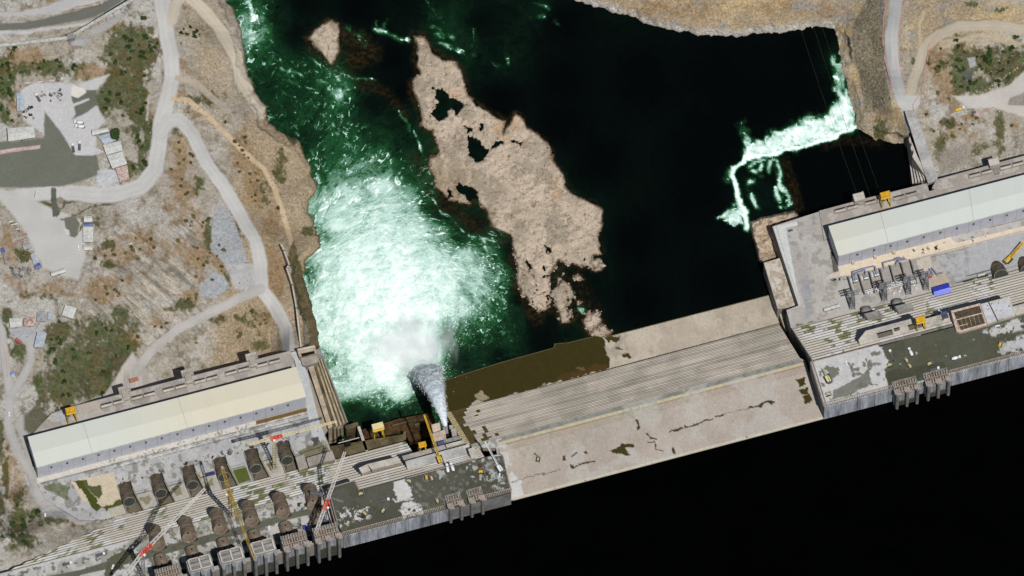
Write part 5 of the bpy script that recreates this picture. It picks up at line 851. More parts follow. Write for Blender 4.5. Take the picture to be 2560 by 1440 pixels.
# blue double-pitched canopy
t = thing('canopy', 'bright blue two-tone canopy on the right yard', 'canopy', P(2355, 728, -60)); lo = t.location.copy()
c = [Vector(P(x, y, z)) for x, y, z in [(2331, 719, -53), (2372, 707, -53), (2375, 718, -51), (2334, 730, -51), (2380, 737, -54), (2337, 745, -54)]]
for nm, q, m_ in [('upper_sheet', [c[0], c[1], c[2], c[3]], mat('blue_sheet', S(66, 70, 196), rough=.5, scale=.3, var=.15)), ('lower_sheet', [c[3], c[2], c[4], c[5]], mat('light_blue_sheet', S(128, 140, 240), rough=.5, scale=.6, var=.2, fine=.2))]:
    o = MB().poly(q).poly([p-K*.2 for p in q[::-1]]).build(nm, m_); o.parent = t; o.location = -lo
for k in (0, 1, 4, 5): o = MB().bar((c[k].x, c[k].y, -60), c[k]-K*.2, .25).build('post', STEEL); o.parent = t; o.location = -lo
# yellow gantry cranes
def gantry(lab, px, py, z, s=1, hcol=None, h=24):
    t = thing('gantry_crane', lab, 'crane', P(px, py, z), DA, 'yellow gantry cranes'); B_ = lambda m, x, y, zz, a, b, c: m.box((x*s, y*s, zz*s), (a*s, b*s, c*s), WX_, WY_)
    for sx in (-1, 1):
        for sy in (-1, 1): MB().bar((sx*4.6*s, sy*5.5*s, 0), (sx*3.6*s, sy*2.6*s, (h-4)*s), .55*s, n=4).build('leg', YEL, t)
        m = MB(); B_(m, sx*4.6, 0, .2, 1, 13, 1.1); m.build('rail_bogie', YEL, t)
        m = MB(); m.bar((sx*4.2*s, 4*s, 9*s), (sx*4.2*s, -4*s, 9*s), .35*s, n=4); m.bar((sx*4.5*s, 5*s, 2*s), (sx*3.8*s, -3.4*s, 17*s), .25*s, n=4); m.build('brace', YEL, t)
    m = MB(); B_(m, 0, 3, h-4.4, 9.5, 1, 1.2); B_(m, 0, -3, h-4.4, 9.5, 1, 1.2); m.build('cross_beam', YEL, t)
    m = MB(); B_(m, 0, 0, h-3.2, 10.4, 6.4, .5); m.build('machine_floor', YEL, t)
    m = MB(); B_(m, 0, -.2, h-2.7, 9.6, 5, 3); m.build('hoist_house', hcol or YEL, t); m = MB(); B_(m, 0, -.2, h+.3, 10, 5.4, .25); r = m.build('house_roof', hcol or mat('amber_roof', S(226, 172, 40), rough=.5, scale=.5), t)
    m = MB(); B_(m, -3, -3.6, h-6.5, 2, 1.6, 2.2); m.build('cab', GLS, t)
    m = MB(); m.bar((0, 0, (h-3)*s), (0, 0, 7*s), .12, n=4); m.build('hoist_rope', DGR, t)
    return t
gantry('yellow gantry crane at the far left end of the left tailrace platform', 178, 1046, -58); gantry('yellow gantry crane on the right tailrace platform above the dark water', 2212, 508, -58); gantry('yellow gantry crane standing over the shafts on the right dam face', 2300, 819, 22, .95); gantry('yellow gantry crane beside the long crawler boom at the outlet', 1056, 1126, -8, .75)
gantry('gantry crane with a cream machine house over the green algae basin', 945, 1090, -75, 1.15, CREAM)
# lattice tower cranes
RW1 = mat('white_lattice', S(236, 232, 224), rough=.5, scale=.5, var=.1); YL2 = mat('mustard_lattice', S(200, 168, 80), rough=.6, scale=.5, var=.2); CRL = mat('cream_lattice', S(236, 222, 176), rough=.6, scale=.5, var=.1)
def tcrane(lab, base, zb, top, zt, tip, tail, jm, mm, root, ztip=None, wj=2.4, wm=3, hut=True):
    b = Vector(P(*base, zb)); t = thing('tower_crane', lab, 'crane', b, 0); T = Vector((b.x, b.y, zt)); R = lambda o: o
    J = Vector(P(*tip, ztip or zt+2))-b; C = Vector(P(*tail, zt+2))-b; H = T-b; H2 = H+K*2; n = int(H.length/6)
    MB().lattice((0, 0, 0), H, wm, wm, n, .28, up=WY_).build('mast', mm, t); MB().box((0, 0, -.5), (7, 7, 1.5)).build('base_block', CON, t)
    r1 = H2.lerp(J, .14); MB().lattice(H2-(J-H2).normalized()*3, r1, wj*1.5, wj*1.3, 3, .5).build('jib_root', root, t)
    nn = int((J-r1).length/4); k1 = r1.lerp(J, .4); k2 = r1.lerp(J, .66)
    MB().lattice(r1, k1, wj*1.2, wj*1.1, nn//3, .22).build('jib_section', jm, t); MB().lattice(k1, k2, wj*1.1, wj, nn//4, .22).build('jib_section', jm, t); MB().lattice(k2, J, wj, wj*.8, nn//3, .22).build('jib_section', jm, t)
    MB().lattice(H2, C, wj*1.2, wj*1.1, 6, .28).build('counter_jib', jm, t); MB().box(C-K*2, (3.4, 2.4, 3), (C-H2).normalized(), K.cross((C-H2).normalized())).build('counterweight', CON, t)
    d = (J-H2).normalized(); s = d.cross(K).normalized(); MB().box(H+s*3+K*.2, (2.2, 2.2, 2.6), d, s).build('cab', WHT, t); MB().box(H-K*.6, (4, 4, 1.6)).build('slewing_ring', root, t)
    A = H2+K*7-d*1; MB().bar(H2, A, .4, n=4).bar(A, J.lerp(H2, .3), .1, n=4).bar(A, C, .12, n=4).build('apex_and_ties', jm, t)
    m = MB(); p = H2.lerp(J, .7); m.bar(p, p-K*14, .1, n=4); m.box(p-K*15.5, (1, .6, 1.5)); m.build('hook', DGR, t); return t
tcrane('red and white tower crane at the lower left over the dam road', (360, 1449), 5, (360, 1381), 76, (513, 1221), (308, 1444), RW1, mat('grey_mast', S(176, 178, 182), rough=.5), RED, 84)
tcrane('mustard yellow tower crane whose jib hangs over the intake towers', (577, 1292), 5, (578, 1234), 66, (637, 1400), (556, 1170), YL2, YL2, YL2)
tcrane('red and white tower crane beside the dark wet deck', (814, 1311), 4, (816, 1266), 50, (862, 1130), (789, 1333), RW1, mat('grey_mast', S(176, 178, 182)), RED)
tcrane('cream tower crane with red root standing in the left yard', (687, 1172), -60, (687, 1092), 22, (842, 1053), (618, 1111), CRL, CRL, RED, wj=1.8)
# mobile and crawler cranes
def crawler(lab, base, z, foot, tip, ztip, col, bw=1.8, name='crawler_crane'):
    b = Vector(P(*base, z)); f = Vector(P(*foot, z+3))-b; J = Vector(P(*tip, ztip))-b; d = Vector((J.x-f.x, J.y-f.y, 0)).normalized(); s = d.cross(K); t = thing(name, lab, 'crane', b)
    for q in (-1, 1): MB().box(s*q*2.6, (8, 1.3, 1.6), d, s).build('track', TYRE, t)
    MB().box(-d*1.2+K*1.6, (7.5, 4, 2.2), d, s).build('superstructure', col, t); MB().box(-d*5.2+K*1.8, (1.8, 4.4, 2.4), d, s).build('counterweight', DGR, t); MB().box(d*2+s*2.4+K*1.8, (2, 1.5, 2.3), d, s).build('cab', GLS, t)
    MB().lattice(d*2+K*2.4, J, bw, bw*.6, 10, .3).build('boom', col, t); MB().bar(-d*4+K*4, -d*2+K*8, .2, n=4).bar(-d*2+K*8, J, .12, n=4).build('mast_and_stays', DGR, t)
    MB().bar(J, J-K*8, .1, n=4).build('hoist_rope', DGR, t); return t
crawler('yellow crane with a long boom reaching over the outlet beside the jet', (1099, 1150), 12.2, (1095, 1144), (1060, 1036), 36, YEL); crawler('yellow crawler crane on the right yard, boom raised past the open pipe', (2521, 650), -60, (2524, 645), (2558, 606), -50, YEL, 3); crawler('white mobile crane with a dark boom on the spillway end of the left deck', (1249, 1172), 32, (1246, 1168), (1212, 1104), 44, WHT, 1.4, 'mobile_crane')
crawler('small yellow crane on the white-stained end of the right deck', (2069, 948), 32, (2068, 944), (2057, 922), 38, CREAM, .8, 'mobile_crane')
b = Vector(P(778, 1246, 5)); t = thing('placing_boom', 'grey folded concrete placing boom beside the sixth domed pipe', 'boom', b); g = STEEL
q = [Vector((0, 0, 0)), Vector((0, 0, 18)), Vector(P(800, 1236, 30))-b, Vector(P(858, 1254, 34))-b]
for nm, a, c in (('mast', q[0], q[1]), ('inner_arm', q[1], q[2]), ('outer_arm', q[2], q[3])): MB().lattice(a, c, 1.6, 1.2, 6, .22).build(nm, g, t)
# electricity pylons and cables
for (x, y), (tx, ty), lb in [((2131, 768), (2135, 725), 'grey lattice pylon nearest the spillway, front of the transformer bays'), ((2211, 747), (2214, 705), 'grey lattice pylon second from the spillway behind the white busbars'), ((2271, 731), (2271, 692), 'grey lattice pylon between the busbars and the small tubes'), ((2315, 720), (2315, 678), 'grey lattice pylon next to the blue canopy')]:
    b = Vector(P(x, y, -60)); t = thing('pylon', lb, 'pylon', b, 0, 'lattice pylons of the switchyard'); h = 44
    MB().lattice((0, 0, 0), (0, 0, h*.6), 5.5, 3, 6, .3, up=WY_).build('lower_body', STEEL, t); MB().lattice((0, 0, h*.6), (0, 0, h), 3, 1.6, 4, .26, up=WY_).build('upper_body', STEEL, t)
    for zz in (h*.72, h*.85, h*.97): MB().lattice(U*-6+K*zz, U*6+K*zz, .9, .9, 5, .16).build('cross_arm', STEEL, t)
for a, c, lb in [((2003, 76), (2140, 478), 'leftmost thin cable over the still water'), ((2035, 70), (2176, 490), 'middle thin cable over the still water'), ((2055, 66), (2196, 470), 'rightmost thin cable over the still water')]:
    A_, B_ = Vector(P(*a, -70)), Vector(P(*c, -40)); m = MB(); n = 14
    for k in range(n): f, g_ = k/n, (k+1)/n; m.bar(A_.lerp(B_, f)-K*22*f*(1-f)-A_, A_.lerp(B_, g_)-K*22*g_*(1-g_)-A_, .09, n=5)
    tag(m.build('overhead_cable', mat('green_cable', S(70, 84, 44), rough=.5)), lb, 'cable').location = A_
# switchyard: fire walls, transformers, ducts, busbars
for k, (a, c) in enumerate([((2121, 690), (2131, 724)), ((2148, 684), (2161, 729)), ((2175, 678), (2187, 726)), ((2201, 671), (2210, 705)), ((2226, 662), (2239, 709)), ((2252, 654), (2262, 687)), ((2277, 648), (2292, 702))]):
    A_, B_ = Vector(P(*a, -51)), Vector(P(*c, -51)); s = U*.5; tag(MB().prism([tuple(A_-s), tuple(A_+s), tuple(B_+s), tuple(B_-s)], -61).build('fire_wall', CONG), 'tall thin concrete fire wall between transformer bays, '+['first', 'second', 'third', 'fourth', 'fifth', 'sixth', 'seventh'][k]+' from the left', 'wall', 'fire walls of the switchyard')
for k, (x, y) in enumerate([(2137, 703), (2164, 696), (2190, 688)]):
    t = thing('transformer', 'grey power transformer with white fins in the '+['first', 'second', 'third'][k]+' bay from the left', 'transformer', P(x, y, -60), DA, 'transformers in the bays'); bx = lambda m, a, b_, c, d, e, f: m.box((a, b_, c), (d, e, f), WX_, WY_)
    m = MB(); bx(m, 0, 0, 0, 5, 4, 4.5); m.build('tank', STEEL, t); m = MB()
    for i in range(6): bx(m, -4, -2+i*.8, .5, 2, .35, 4.6)
    m.build('cooling_fins', WHT, t); m = MB()
    for i in (-1.5, 0, 1.5): m.bar((i, 1, 4.5), (i, 1.6, 8), .3, n=8)
    m.build('bushings', WHT, t); m = MB(); m.bar((2, -2, 5.5), (-2, -2, 5.5), .8, n=10); m.build('oil_tank', WHT, t)
BB = mat('blue_grey_duct', S(150, 158, 190), rough=.5, scale=.5)
for pl, lb in [([(2134, 705), (2132, 680), (2162, 671), (2188, 665), (2192, 688)], 'blue-grey duct looping over the left transformer bays'), ([(2138, 703), (2137, 684), (2165, 675), (2163, 690)], 'inner blue-grey duct of the left transformer bays'), ([(2210, 668), (2208, 657), (2238, 649), (2262, 645)], 'blue-grey duct above the empty bays'), ([(2240, 660), (2246, 652), (2268, 648)], 'short blue-grey duct right of the long duct'), ([(2325, 672), (2334, 688)], 'short blue duct on the tan slab, left'), ([(2331, 670), (2343, 686), (2358, 682)], 'blue duct bending on the tan slab, right')]:
    m = MB(); pts = [Vector(P(x, y, -54)) for x, y in pl]; o0 = pts[0]
    for a, b in zip(pts[:-1], pts[1:]): m.bar(a-o0, b-o0, .6, n=8); m.bar(a-o0-K*6, a-o0, .2, n=4)
    tag(m.build('bus_duct', BB), lb, 'duct').location = o0
for (a, c, lb) in [((2164, 731), (2192, 723), 'white busbar run left of the second pylon'), ((2196, 720), (2262, 702), 'upper white busbar run between two pylons'), ((2194, 727), (2264, 710), 'lower white busbar run between two pylons'), ((2276, 708), (2296, 703), 'short white busbar run right of the third pylon')]:
    A_, B_ = Vector(P(*a, -54)), Vector(P(*c, -54)); m = MB()
    for q in (0, 1.6): m.bar(V*q, B_-A_+V*q, .35, n=6)
    for k in range(6): f = k/5; m.bar((B_-A_)*f-K*6, (B_-A_)*f, .3, n=5); m.bar((B_-A_)*f-V*1, (B_-A_)*f+V*2.6, .22, n=4)
    tag(m.build('busbar', WHT), lb, 'busbar').location = A_
for (x, y) in [(2170, 734), (2178, 732), (2196, 730), (2223, 724), (2234, 735), (2248, 730), (2252, 722), (2284, 716), (2290, 722)]:
    t = thing('switchgear_unit', 'small white switchgear unit below the busbars', 'switchgear', P(x, y, -60), DA, 'switchgear units'); MB().box((0, 0, 0), (2.2, 2, 3), WX_, WY_).build('cabinet', WHT, t); MB().bar((0, 0, 3), (0, .3, 5.5), .3, n=6).build('insulator', CON, t)
for x, y, lb in [(2132, 656, 'first'), (2187, 642, 'second'), (2234, 631, 'third')]: t = thing('vent_hut', 'small cream box hut along the tan strip before the right hall, '+lb+' from the left', 'hut', P(x, y+2, -60), DA); MB().box((0, 0, 0), (2.4, 4, 5.5), WX_, WY_).build('body', CREAM, t); MB().box((0, 0, 5.5), (2.8, 4.4, .3), WX_, WY_).build('roof', CONP, t)
# vehicles (built once, then copied)
def wheels(t, xs, y, r=.55):
    for x in xs:
        for s in (-1, 1): MB().bar((x, s*y-.18*s, r), (x, s*y+.2*s, r), r, n=10).build('wheel', TYRE, t)
def bx(m, a, b_, c, d, e, f): return m.box((a, b_, c), (d, e, f), WX_, WY_)
def mk_mixer():
    t = thing('concrete_mixer_truck', '', 'truck', (0, 0, -60)); bx(MB(), 0, 0, .8, 9.5, 2.2, .5).build('chassis', DGR, t); c = bx(bx(MB(), 4.2, 0, 1, 2.2, 2.5, 1.9), 4.1, 0, 2.9, 1.8, 2.3, .5).build('cab', WHT, t); bx(MB(), 5.33, 0, 2, .05, 2.1, .8).build('windscreen', GLS, c)
    MB().bar((-4, 0, 2.6), (-2, 0, 2.6), .9, 1.7, n=14).bar((-2, 0, 2.6), (1, 0, 2.4), 1.7, 1.6, n=14).bar((1, 0, 2.4), (2.6, 0, 2.2), 1.6, .9, n=14).build('drum', WHT, t); MB().bar((-4.2, 0, 3.4), (-5, 0, 1.4), .5, .3, n=8).build('chute', DGR, t); wheels(t, (3.8, -1.6, -3), 1.1); return t
def mk_car():
    t = thing('parked_car', '', 'car', (0, 0, -60)); bx(MB(), 0, 0, .4, 4.8, 1.9, .7).build('body', WHT, t); bx(MB(), .1, 0, 1.1, 2.4, 1.65, .55).build('cabin', GLS, t); bx(MB(), .1, 0, 1.65, 2.0, 1.5, .08).build('roof', WHT, t); wheels(t, (1.6, -1.5), .85, .36); return t
def mk_truck(bed=DGR):
    t = thing('flatbed_truck', '', 'truck', (0, 0, -60)); bx(MB(), 0, 0, .8, 9, 2, .4).build('chassis', DGR, t); c = bx(MB(), 3.6, 0, 1.1, 2.2, 2.4, 2).build('cab', WHT, t); bx(MB(), 4.73, 0, 2, .05, 2, .8).build('windscreen', GLS, c); m = bx(MB(), -1.2, 0, 1.2, 6.8, 2.5, .25)
    for s in (-1, 1): bx(m, -1.2, s*1.2, 1.4, 6.8, .12, .6)
    bx(m, -4.6, 0, 1.4, .12, 2.5, .6); m.build('bed', bed, t); wheels(t, (3.3, -2, -3.4), 1.05, .5); return t
def mk_dozer():
    t = thing('crawler_loader', '', 'machine', (0, 0, -60))
    for s in (-1, 1): bx(MB(), 0, s*1.6, 0, 5, .8, 1.3).build('track', TYRE, t)
    DZ = paintm('dusty_yellow', (206, 192, 140)); bx(MB(), -.2, 0, 1, 4, 2.3, 1.2).build('body', DZ, t); bx(MB(), -.6, 0, 2.2, 1.8, 1.8, 1.5).build('cab', GLS, t); bx(MB(), -.6, 0, 3.7, 2, 2, .15).build('cab_roof', DZ, t); bx(MB(), 3.2, 0, .3, .4, 4.2, 1.5).build('blade', STEEL, t); MB().bar((1, 1.2, 1.2), (3.1, 1.2, .9), .18, n=4).build('arm', DZ, t); return t
protos = {'m': mk_mixer(), 'c': mk_car(), 't': mk_truck(), 'd': mk_dozer()}; used = set()
VL = [('m', 198, 308, None, 175, 'white-drum concrete mixer truck by the small dark puddle, upper of the pair'), ('m', 201, 318, None, 175, 'white-drum concrete mixer truck by the small dark puddle, lower of the pair'), ('t', 95, 246, None, 118, 'white-cab flatbed truck on the pale yard of the upper camp'), ('t', 183, 372, None, 100, 'white-cab truck parked left of its neighbour beside the wet grey pad'), ('t', 199, 367, None, 90, 'white truck parked right of its neighbour beside the wet grey pad'),
      ('c', 196, 620, None, 95, 'white car parked beside the upright row of white-roofed offices'), ('c', 113, 1290, None, 95, 'white car on the pale clearing below the left hall'), ('c', 23, 1036, None, 95, 'white car on the dirt track at the far left'), ('t', 251, 1388, 5, -165+180, 'white-cab truck on the pale dam road below the stepped face, nearer the towers'), ('t', 168, 1411, 5, 15, 'white-cab truck on the pale dam road, farther left'), ('c', 673, 1322, 5, 100, 'white car parked below the dark road between pipe stubs'), ('c', 282, 1418, 5, 70, 'pale car in the crane shadow at the lower left'),
      ('m', 2277, 883, 32, 113, 'white concrete mixer truck upright on the dark right deck'), ('m', 2389, 897, 32, 17, 'white concrete mixer truck lying across the dark right deck, cab to the right'), ('t', 2228, 887, 32, 110, 'grey flatbed truck on the dark right deck beside the pale area'), ('d', 2266, 902, 32, 120, 'crawler loader right of the grey truck, upper of two on the right deck'), ('d', 2274, 916, 32, 120, 'crawler loader right of the grey truck, lower of two on the right deck'), ('d', 2224, 914, 32, 20, 'pale crawler loader at the edge of the pale area of the right deck'), ('d', 2324, 911, 32, 30, 'crawler loader alone in the middle of the dark right deck'), ('t', 2337, 924, 32, 15, 'flatbed truck by the intake bay of the right deck'),
      ('c', 2116, 909, 32, 110, 'white pickup on the stained pale end of the right deck'), ('c', 2493, 816, 35, 15, 'white car below the gridded rebar block'), ('d', 2500, 863, 32, 70, 'yellow loader on the pale patch at the right photo edge'), ('d', 2070, 987, 32, 20, 'small yellow loader in the lower left corner of the right deck'), ('d', 902, 1236, 32, 20, 'crawler loader near the left corner of the dark left deck'), ('t', 962, 1252, 32, 15, 'flatbed truck on the dark part of the left deck, left of the white patch'), ('d', 1066, 1195, 32, 100, 'yellow crawler loader by the steps of the left deck'),
      ('d', 1079, 1197, 32, 110, 'pale crawler loader right of the yellow one by the steps'), ('d', 1022, 1204, 32, 150, 'crawler loader at the top of the white patch on the left deck'), ('m', 1119, 1174, 32, 100, 'white mixer truck on the left deck, left of the parked pair'), ('m', 1131, 1171, 32, 110, 'white mixer truck on the left deck, right of the parked pair'), ('d', 1202, 1181, 32, 10, 'yellow loader on the spillway end of the left deck'), ('d', 1093, 1253, 32, 110, 'small yellow loader left of the gate bays on the left deck'), ('d', 958, 1278, 32, 60, 'loader in the lower middle of the left deck'), ('d', 912, 1285, 32, -40, 'loader with raised arm in the white slurry of the left deck'), ('c', 1249, 1187, 32, 80, 'white van at the spillway corner of the left deck'),
      ('t', 2400, 274, None, 20, 'yellowish truck on the tan track of the upper right'), ('c', 2434, 282, None, 20, 'dark car on the tan track of the upper right'), ('c', 1976, 577, -60, 15, 'dark vehicle on the pale strip of the right yard'), ('d', 1345, 1150, .6, 80, 'dark tracked machine alone on the pale crest slab')]
for k, x, y, z, a, lb in VL:
    loc = surf(x, y, z)+K*.1
    if k in used: r = dup(protos[k], loc, R_(a), lb)
    else: r = protos[k]; r.location = loc; r.rotation_euler = (0, 0, R_(a)); r['label'] = lb; used.add(k)
    if k == 'm': r['group'] = 'concrete mixer trucks'
    elif k == 't': r['group'] = 'flatbed trucks'
    elif k == 'd': r['group'] = 'crawler loaders on the decks'
    else: r['group'] = 'parked cars'
    if 'dark' in lb.split()[0]:
        for ch in r.children:
            if ch.name.startswith(('body', 'roof')): ch.data = ch.data.copy(); ch.data.materials[0] = DGR
    if lb.startswith('yellow'):
        for ch in r.children:
            if ch.name.startswith(('body', 'cab_roof', 'bed')): ch.data = ch.data.copy(); ch.data.materials[0] = YEL
# containers and boxes
def container(lab, x, y, z, ang, L, W_, H_, m_):
    b = surf(x, y, z); t = thing('shipping_container', lab, 'container', b, R_(ang)); m = bx(MB(), 0, 0, 0, L, W_, H_)
    for k in range(int(L/.6)): bx(m, -L/2+.3+k*.6, 0, .1, .18, W_+.12, H_-.1)
    m.build('body', m_, t); bx(MB(), L/2+.05, 0, .1, .1, W_*.92, H_-.3).build('door', m_, t); return t
container('orange rusty container on the dirt road above the left platform', 335, 951, None, 18, 9, 3.2, 2.9, ORG); container('red container tilted in the lower camp', 47, 855, None, -35, 7, 2.8, 2.9, paintm('faded_red_paint', (206, 112, 104))); container('dark blue container between the third and fourth pipe pits', 526, 1186, -60, 15, 9, 3, 2.6, paintm('navy_paint', (70, 74, 116)))
container('small cream box left of the dark blue container', 502, 1188, -60, 15, 2.6, 4, 2.6, CREAM); container('blue machine box in the lower block at the outlet, left', 1103, 1109, -8, 15, 7, 3.5, 2.5, paintm('dull_blue', (96, 110, 160))); container('bright blue box between tower and deck by the red and white crane', 813, 1309, 8, 10, 4, 5, 3, BLU); container('bright blue box in the shade behind the intake towers', 762, 1320, 6, 10, 3.4, 4, 3, BLU)
container('blue box on the right outlet slab, upper', 2360, 785, 23, 15, 6, 3, 2.5, paintm('dull_blue', (96, 110, 160))); container('blue-grey box on the right outlet slab, lower', 2363, 793, 23, 15, 6, 3, 2.5, DGR); container('rust brown box on the spillway end of the left deck', 1200, 1166, 32, 40, 3.6, 3, 2, paintm('dark_rust', (110, 70, 52))); container('red drum-like box near the last pylon', 2325, 692, -60, 20, 3, 3, 2, RED); container('white flat shed on a slab beside the track of the lower left', 92, 488, None, 80, 7, 3, 2.6, WHT)
t = thing('water_tank', 'round blue and white tank by the fork of the track at the lower left', 'tank', surf(32, 938)); MB().bar((0, 0, 0), (0, 0, 3), 2.2, n=18).build('tank_body', WHT, t); MB().bar((0, 0, 3), (0, 0, 3.7), 2.3, .4, n=18).build('lid', paintm('pale_blue', (150, 170, 214)), t)
# conveyor gallery
t = thing('conveyor', 'long pale conveyor gallery crossing the upper left corner', 'conveyor', surf(178, 98)); o0 = t.location.copy(); zc = o0.z
A_, B_, C_ = Vector(P(-60, 122, zc+3))-o0, Vector(P(172, 96, zc+4))-o0, Vector(P(352, -12, zc+14))-o0
for nm, a, c, w_ in (('lower_gallery', A_, B_, 3.4), ('raised_gallery', B_+Vector((3, 2, 1)), C_, 3)):
    d = (c-a).normalized(); s = d.cross(K).normalized(); m = MB(); L = (c-a).length; m.box((a+c)/2, (L, w_, 2.2), d, s, s.cross(d)); m.build(nm, mat('pale_gallery', S(200, 200, 190), scale=.3), t)
    m = MB()
    for k in range(int(L/9)): p = a+d*(k*9+4); m.bar(p-s*1.2, Vector((p.x, p.y, -1))-s*1.4, .2, n=4); m.bar(p+s*1.2, Vector((p.x, p.y, -1))+s*1.4, .2, n=4)
    m.build('trestle', STEEL, t)
MB().box(B_-K*4+Vector((2, 1, 0)), (7, 6, 8)).build('transfer_house', CONG, t)
m = MB(); d = (C_-B_).normalized(); m.bar(B_+V*4-K*2, C_+V*4-K*6, .4, n=5); m.build('pipe', DGR, t)
# barriers and kerbs beside the roads
BAR = mat('red_white_barrier', S(222, 176, 168), scale=.7, var=.3, col2=S(200, 120, 110))
def barrier(pl, lab, m_=BAR, w_=.5, h=1.0, dash=None):
    pts = [surf(*p) for p in pl]; o0 = pts[0]; m = MB()
    for a, b in zip(pts[:-1], pts[1:]):
        n = max(1, int((b-a).length/6))
        for k in range(n):
            if dash and k % 2: continue
            p, q_ = a.lerp(b, k/n), a.lerp(b, (k+1)/n); g1, g2 = p-o0, q_-o0; d = (g2-g1); L = d.length; d.normalize(); s = d.cross(K).normalized(); m.box((g1+g2)/2-K*.4, (L+.1, w_, h+.4), d, s, K)
    return tag(m.build('road_barrier', m_), lab, 'barrier').__setattr__('location', o0)
barrier([(2262, 0), (2254, 50), (2247, 90), (2246, 130), (2252, 175), (2262, 220), (2267, 234)], 'thin red-grey barrier on the inner side of the right haul road'); barrier([(2218, 0), (2208, 50), (2207, 100), (2212, 150), (2228, 210), (2234, 250), (2246, 277), (2258, 281)], 'thin red-grey barrier on the river side of the right haul road')
barrier([(2350, 82), (2322, 112), (2316, 170), (2304, 230), (2282, 262), (2290, 300), (2300, 340), (2312, 400), (2336, 448)], 'thin red-grey barrier on the pond side of the right haul road'); barrier([(2382, 292), (2440, 288), (2475, 272)], 'short reddish barrier below the tan track near two vehicles')
barrier([(62, 209), (152, 200)], 'row of white and red road blocks along the top of the upper camp yard', m_=mat('white_red_block', S(230, 210, 206), scale=.8), w_=1, dash=True); barrier([(0, 42), (90, 36), (200, 20), (262, 8)], 'row of white blocks along the haul road in the upper left', m_=CONP, w_=1, dash=True); barrier([(0, 384), (40, 376), (100, 365)], 'pinkish block row across the wet pad', w_=1.2)
barrier([(8, 860), (16, 900), (20, 945)], 'pinkish barrier on the track of the lower left'); barrier([(128, 1255), (118, 1240)], 'short pinkish barrier below the left hall')
# tan concrete fins under the road on the far side of the dark basin
t = thing('ribbed_abutment', 'tan abutment with five dark parallel ribs beside the right haul road', 'wall', P(2290, 400, -60)); o0 = t.location.copy()
for k in range(6):
    a = [(2258+k*4.6, 282+k*22), (2262+k*4.6, 284+k*18), (2286+k*7.4, 457-k*2), (2281+k*7.4, 458-k*2)]; o = slab('rib', a, -62-(5-k)*6, -112, CONP if k % 1 == 0 else TANC); o.parent = t; o.location = -o0
o = slab('abutment_core', [(2258, 282), (2282, 300), (2322, 455), (2276, 459)], -99, -112, DARKM); o.parent = t; o.location = -o0
slab('road_deck', [(2262, 278), (2290, 276), (2345, 450), (2320, 459)], -59.6, -64, mat('pale_road_concrete', S(184, 182, 178), scale=.08, var=.16), kind='structure')
# trees and shrubs
LEAF = [mat('leaf_green', S(66, 92, 44), scale=1.2, var=.4, fine=.3), mat('leaf_dark', S(60, 78, 36), scale=1.2, var=.4, fine=.3), mat('leaf_dry', S(124, 120, 76), scale=1.2, var=.4, fine=.3)]; BARK = mat('bark', S(110, 92, 70))
def foliage(r, h, n, sd, ls=.5):
    g = random.Random(sd); m = MB(); cl = [(g.uniform(-.55, .55), g.uniform(-.55, .55), g.uniform(.35, .9), g.uniform(.3, .55)) for _ in range(9)]
    for _ in range(n):
        c = g.choice(cl); a, b, q = g.gauss(0, 1), g.gauss(0, 1), g.gauss(0, 1); L = math.sqrt(a*a+b*b+q*q)+1e-6; k = c[3]*(.6+.4*g.random())
        p = Vector(((c[0]+a/L*k)*r, (c[1]+b/L*k)*r, max(.05, c[2]+q/L*k*.6)*h)); s = ls*(.6+g.random()); x = Vector((g.gauss(0, 1), g.gauss(0, 1), g.gauss(0, .5))).normalized(); y = x.orthogonal().normalized()
        m.poly([p-x*s-y*s*.6, p+x*s-y*s*.6, p+x*s+y*s*.6, p-x*s+y*s*.6])
    return m
def mk_tree(lab, x, y, r, h, lm, n=900, sd=1, name='tree', z=None):
    t = thing(name, lab, name, surf(x, y, z)); foliage(r, h, n, sd, r*.11).build('crown', LEAF[lm], t); m = MB().bar((0, 0, -.5), (.1*r, 0, h*.5), r*.07, r*.04); g = random.Random(sd)
    for k in range(4): a = g.random()*6.3; m.bar((.1*r, 0, h*.4), (math.cos(a)*r*.5, math.sin(a)*r*.5, h*.75), r*.035, r*.015)
    m.build('trunk', BARK, t); return t
mk_tree('round bright green tree beside the grey-roofed workshop', 288, 340, 6.2, 8, 0, 1800, 3); mk_tree('grey-green thorn tree in the junk yard', 64, 643, 6, 5, 2, 900, 5); mk_tree('low green tree beside the conveyor end', 360, 48, 3.2, 4, 0, 700, 6)
sp = [mk_tree('dark green bush in the loose cluster on the bare slope by the top road', 487, 84, 2.9, 3, 1, 380, 11, 'bush'), mk_tree('low green shrub growing in the green strip beside the haul road', 330, 130, 2.8, 2.4, 0, 260, 12, 'bush'), mk_tree('dry olive shrub on the rusty grass slope', 460, 400, 2.2, 1.8, 2, 220, 13, 'bush')]
GL = ['bushes on the bare slope', 'green shrubs of the camp', 'dry shrubs of the slopes']
for s_, g_ in zip(sp, GL): s_['group'] = g_
rnd = random.Random(77)
def plant(k, x, y, lb=None, s=None):
    r = dup(sp[k], surf(x, y), rnd.random()*6.3, lb, GL[k]); s = s or rnd.uniform(.6, 1.3); r.scale = (s, s, s); return r
for x, y, s in [(453, 84, .9), (468, 86, .8), (477, 68, .8), (487, 94, .9), (460, 74, .5), (499, 86, .4), (452, 108, .4), (492, 78, .8)]: plant(0, x, y, None, s)
mw = lambda a, x, y: float(a[int((y-Y[0, 0])/STEP), int((x-X[0, 0])/STEP)])
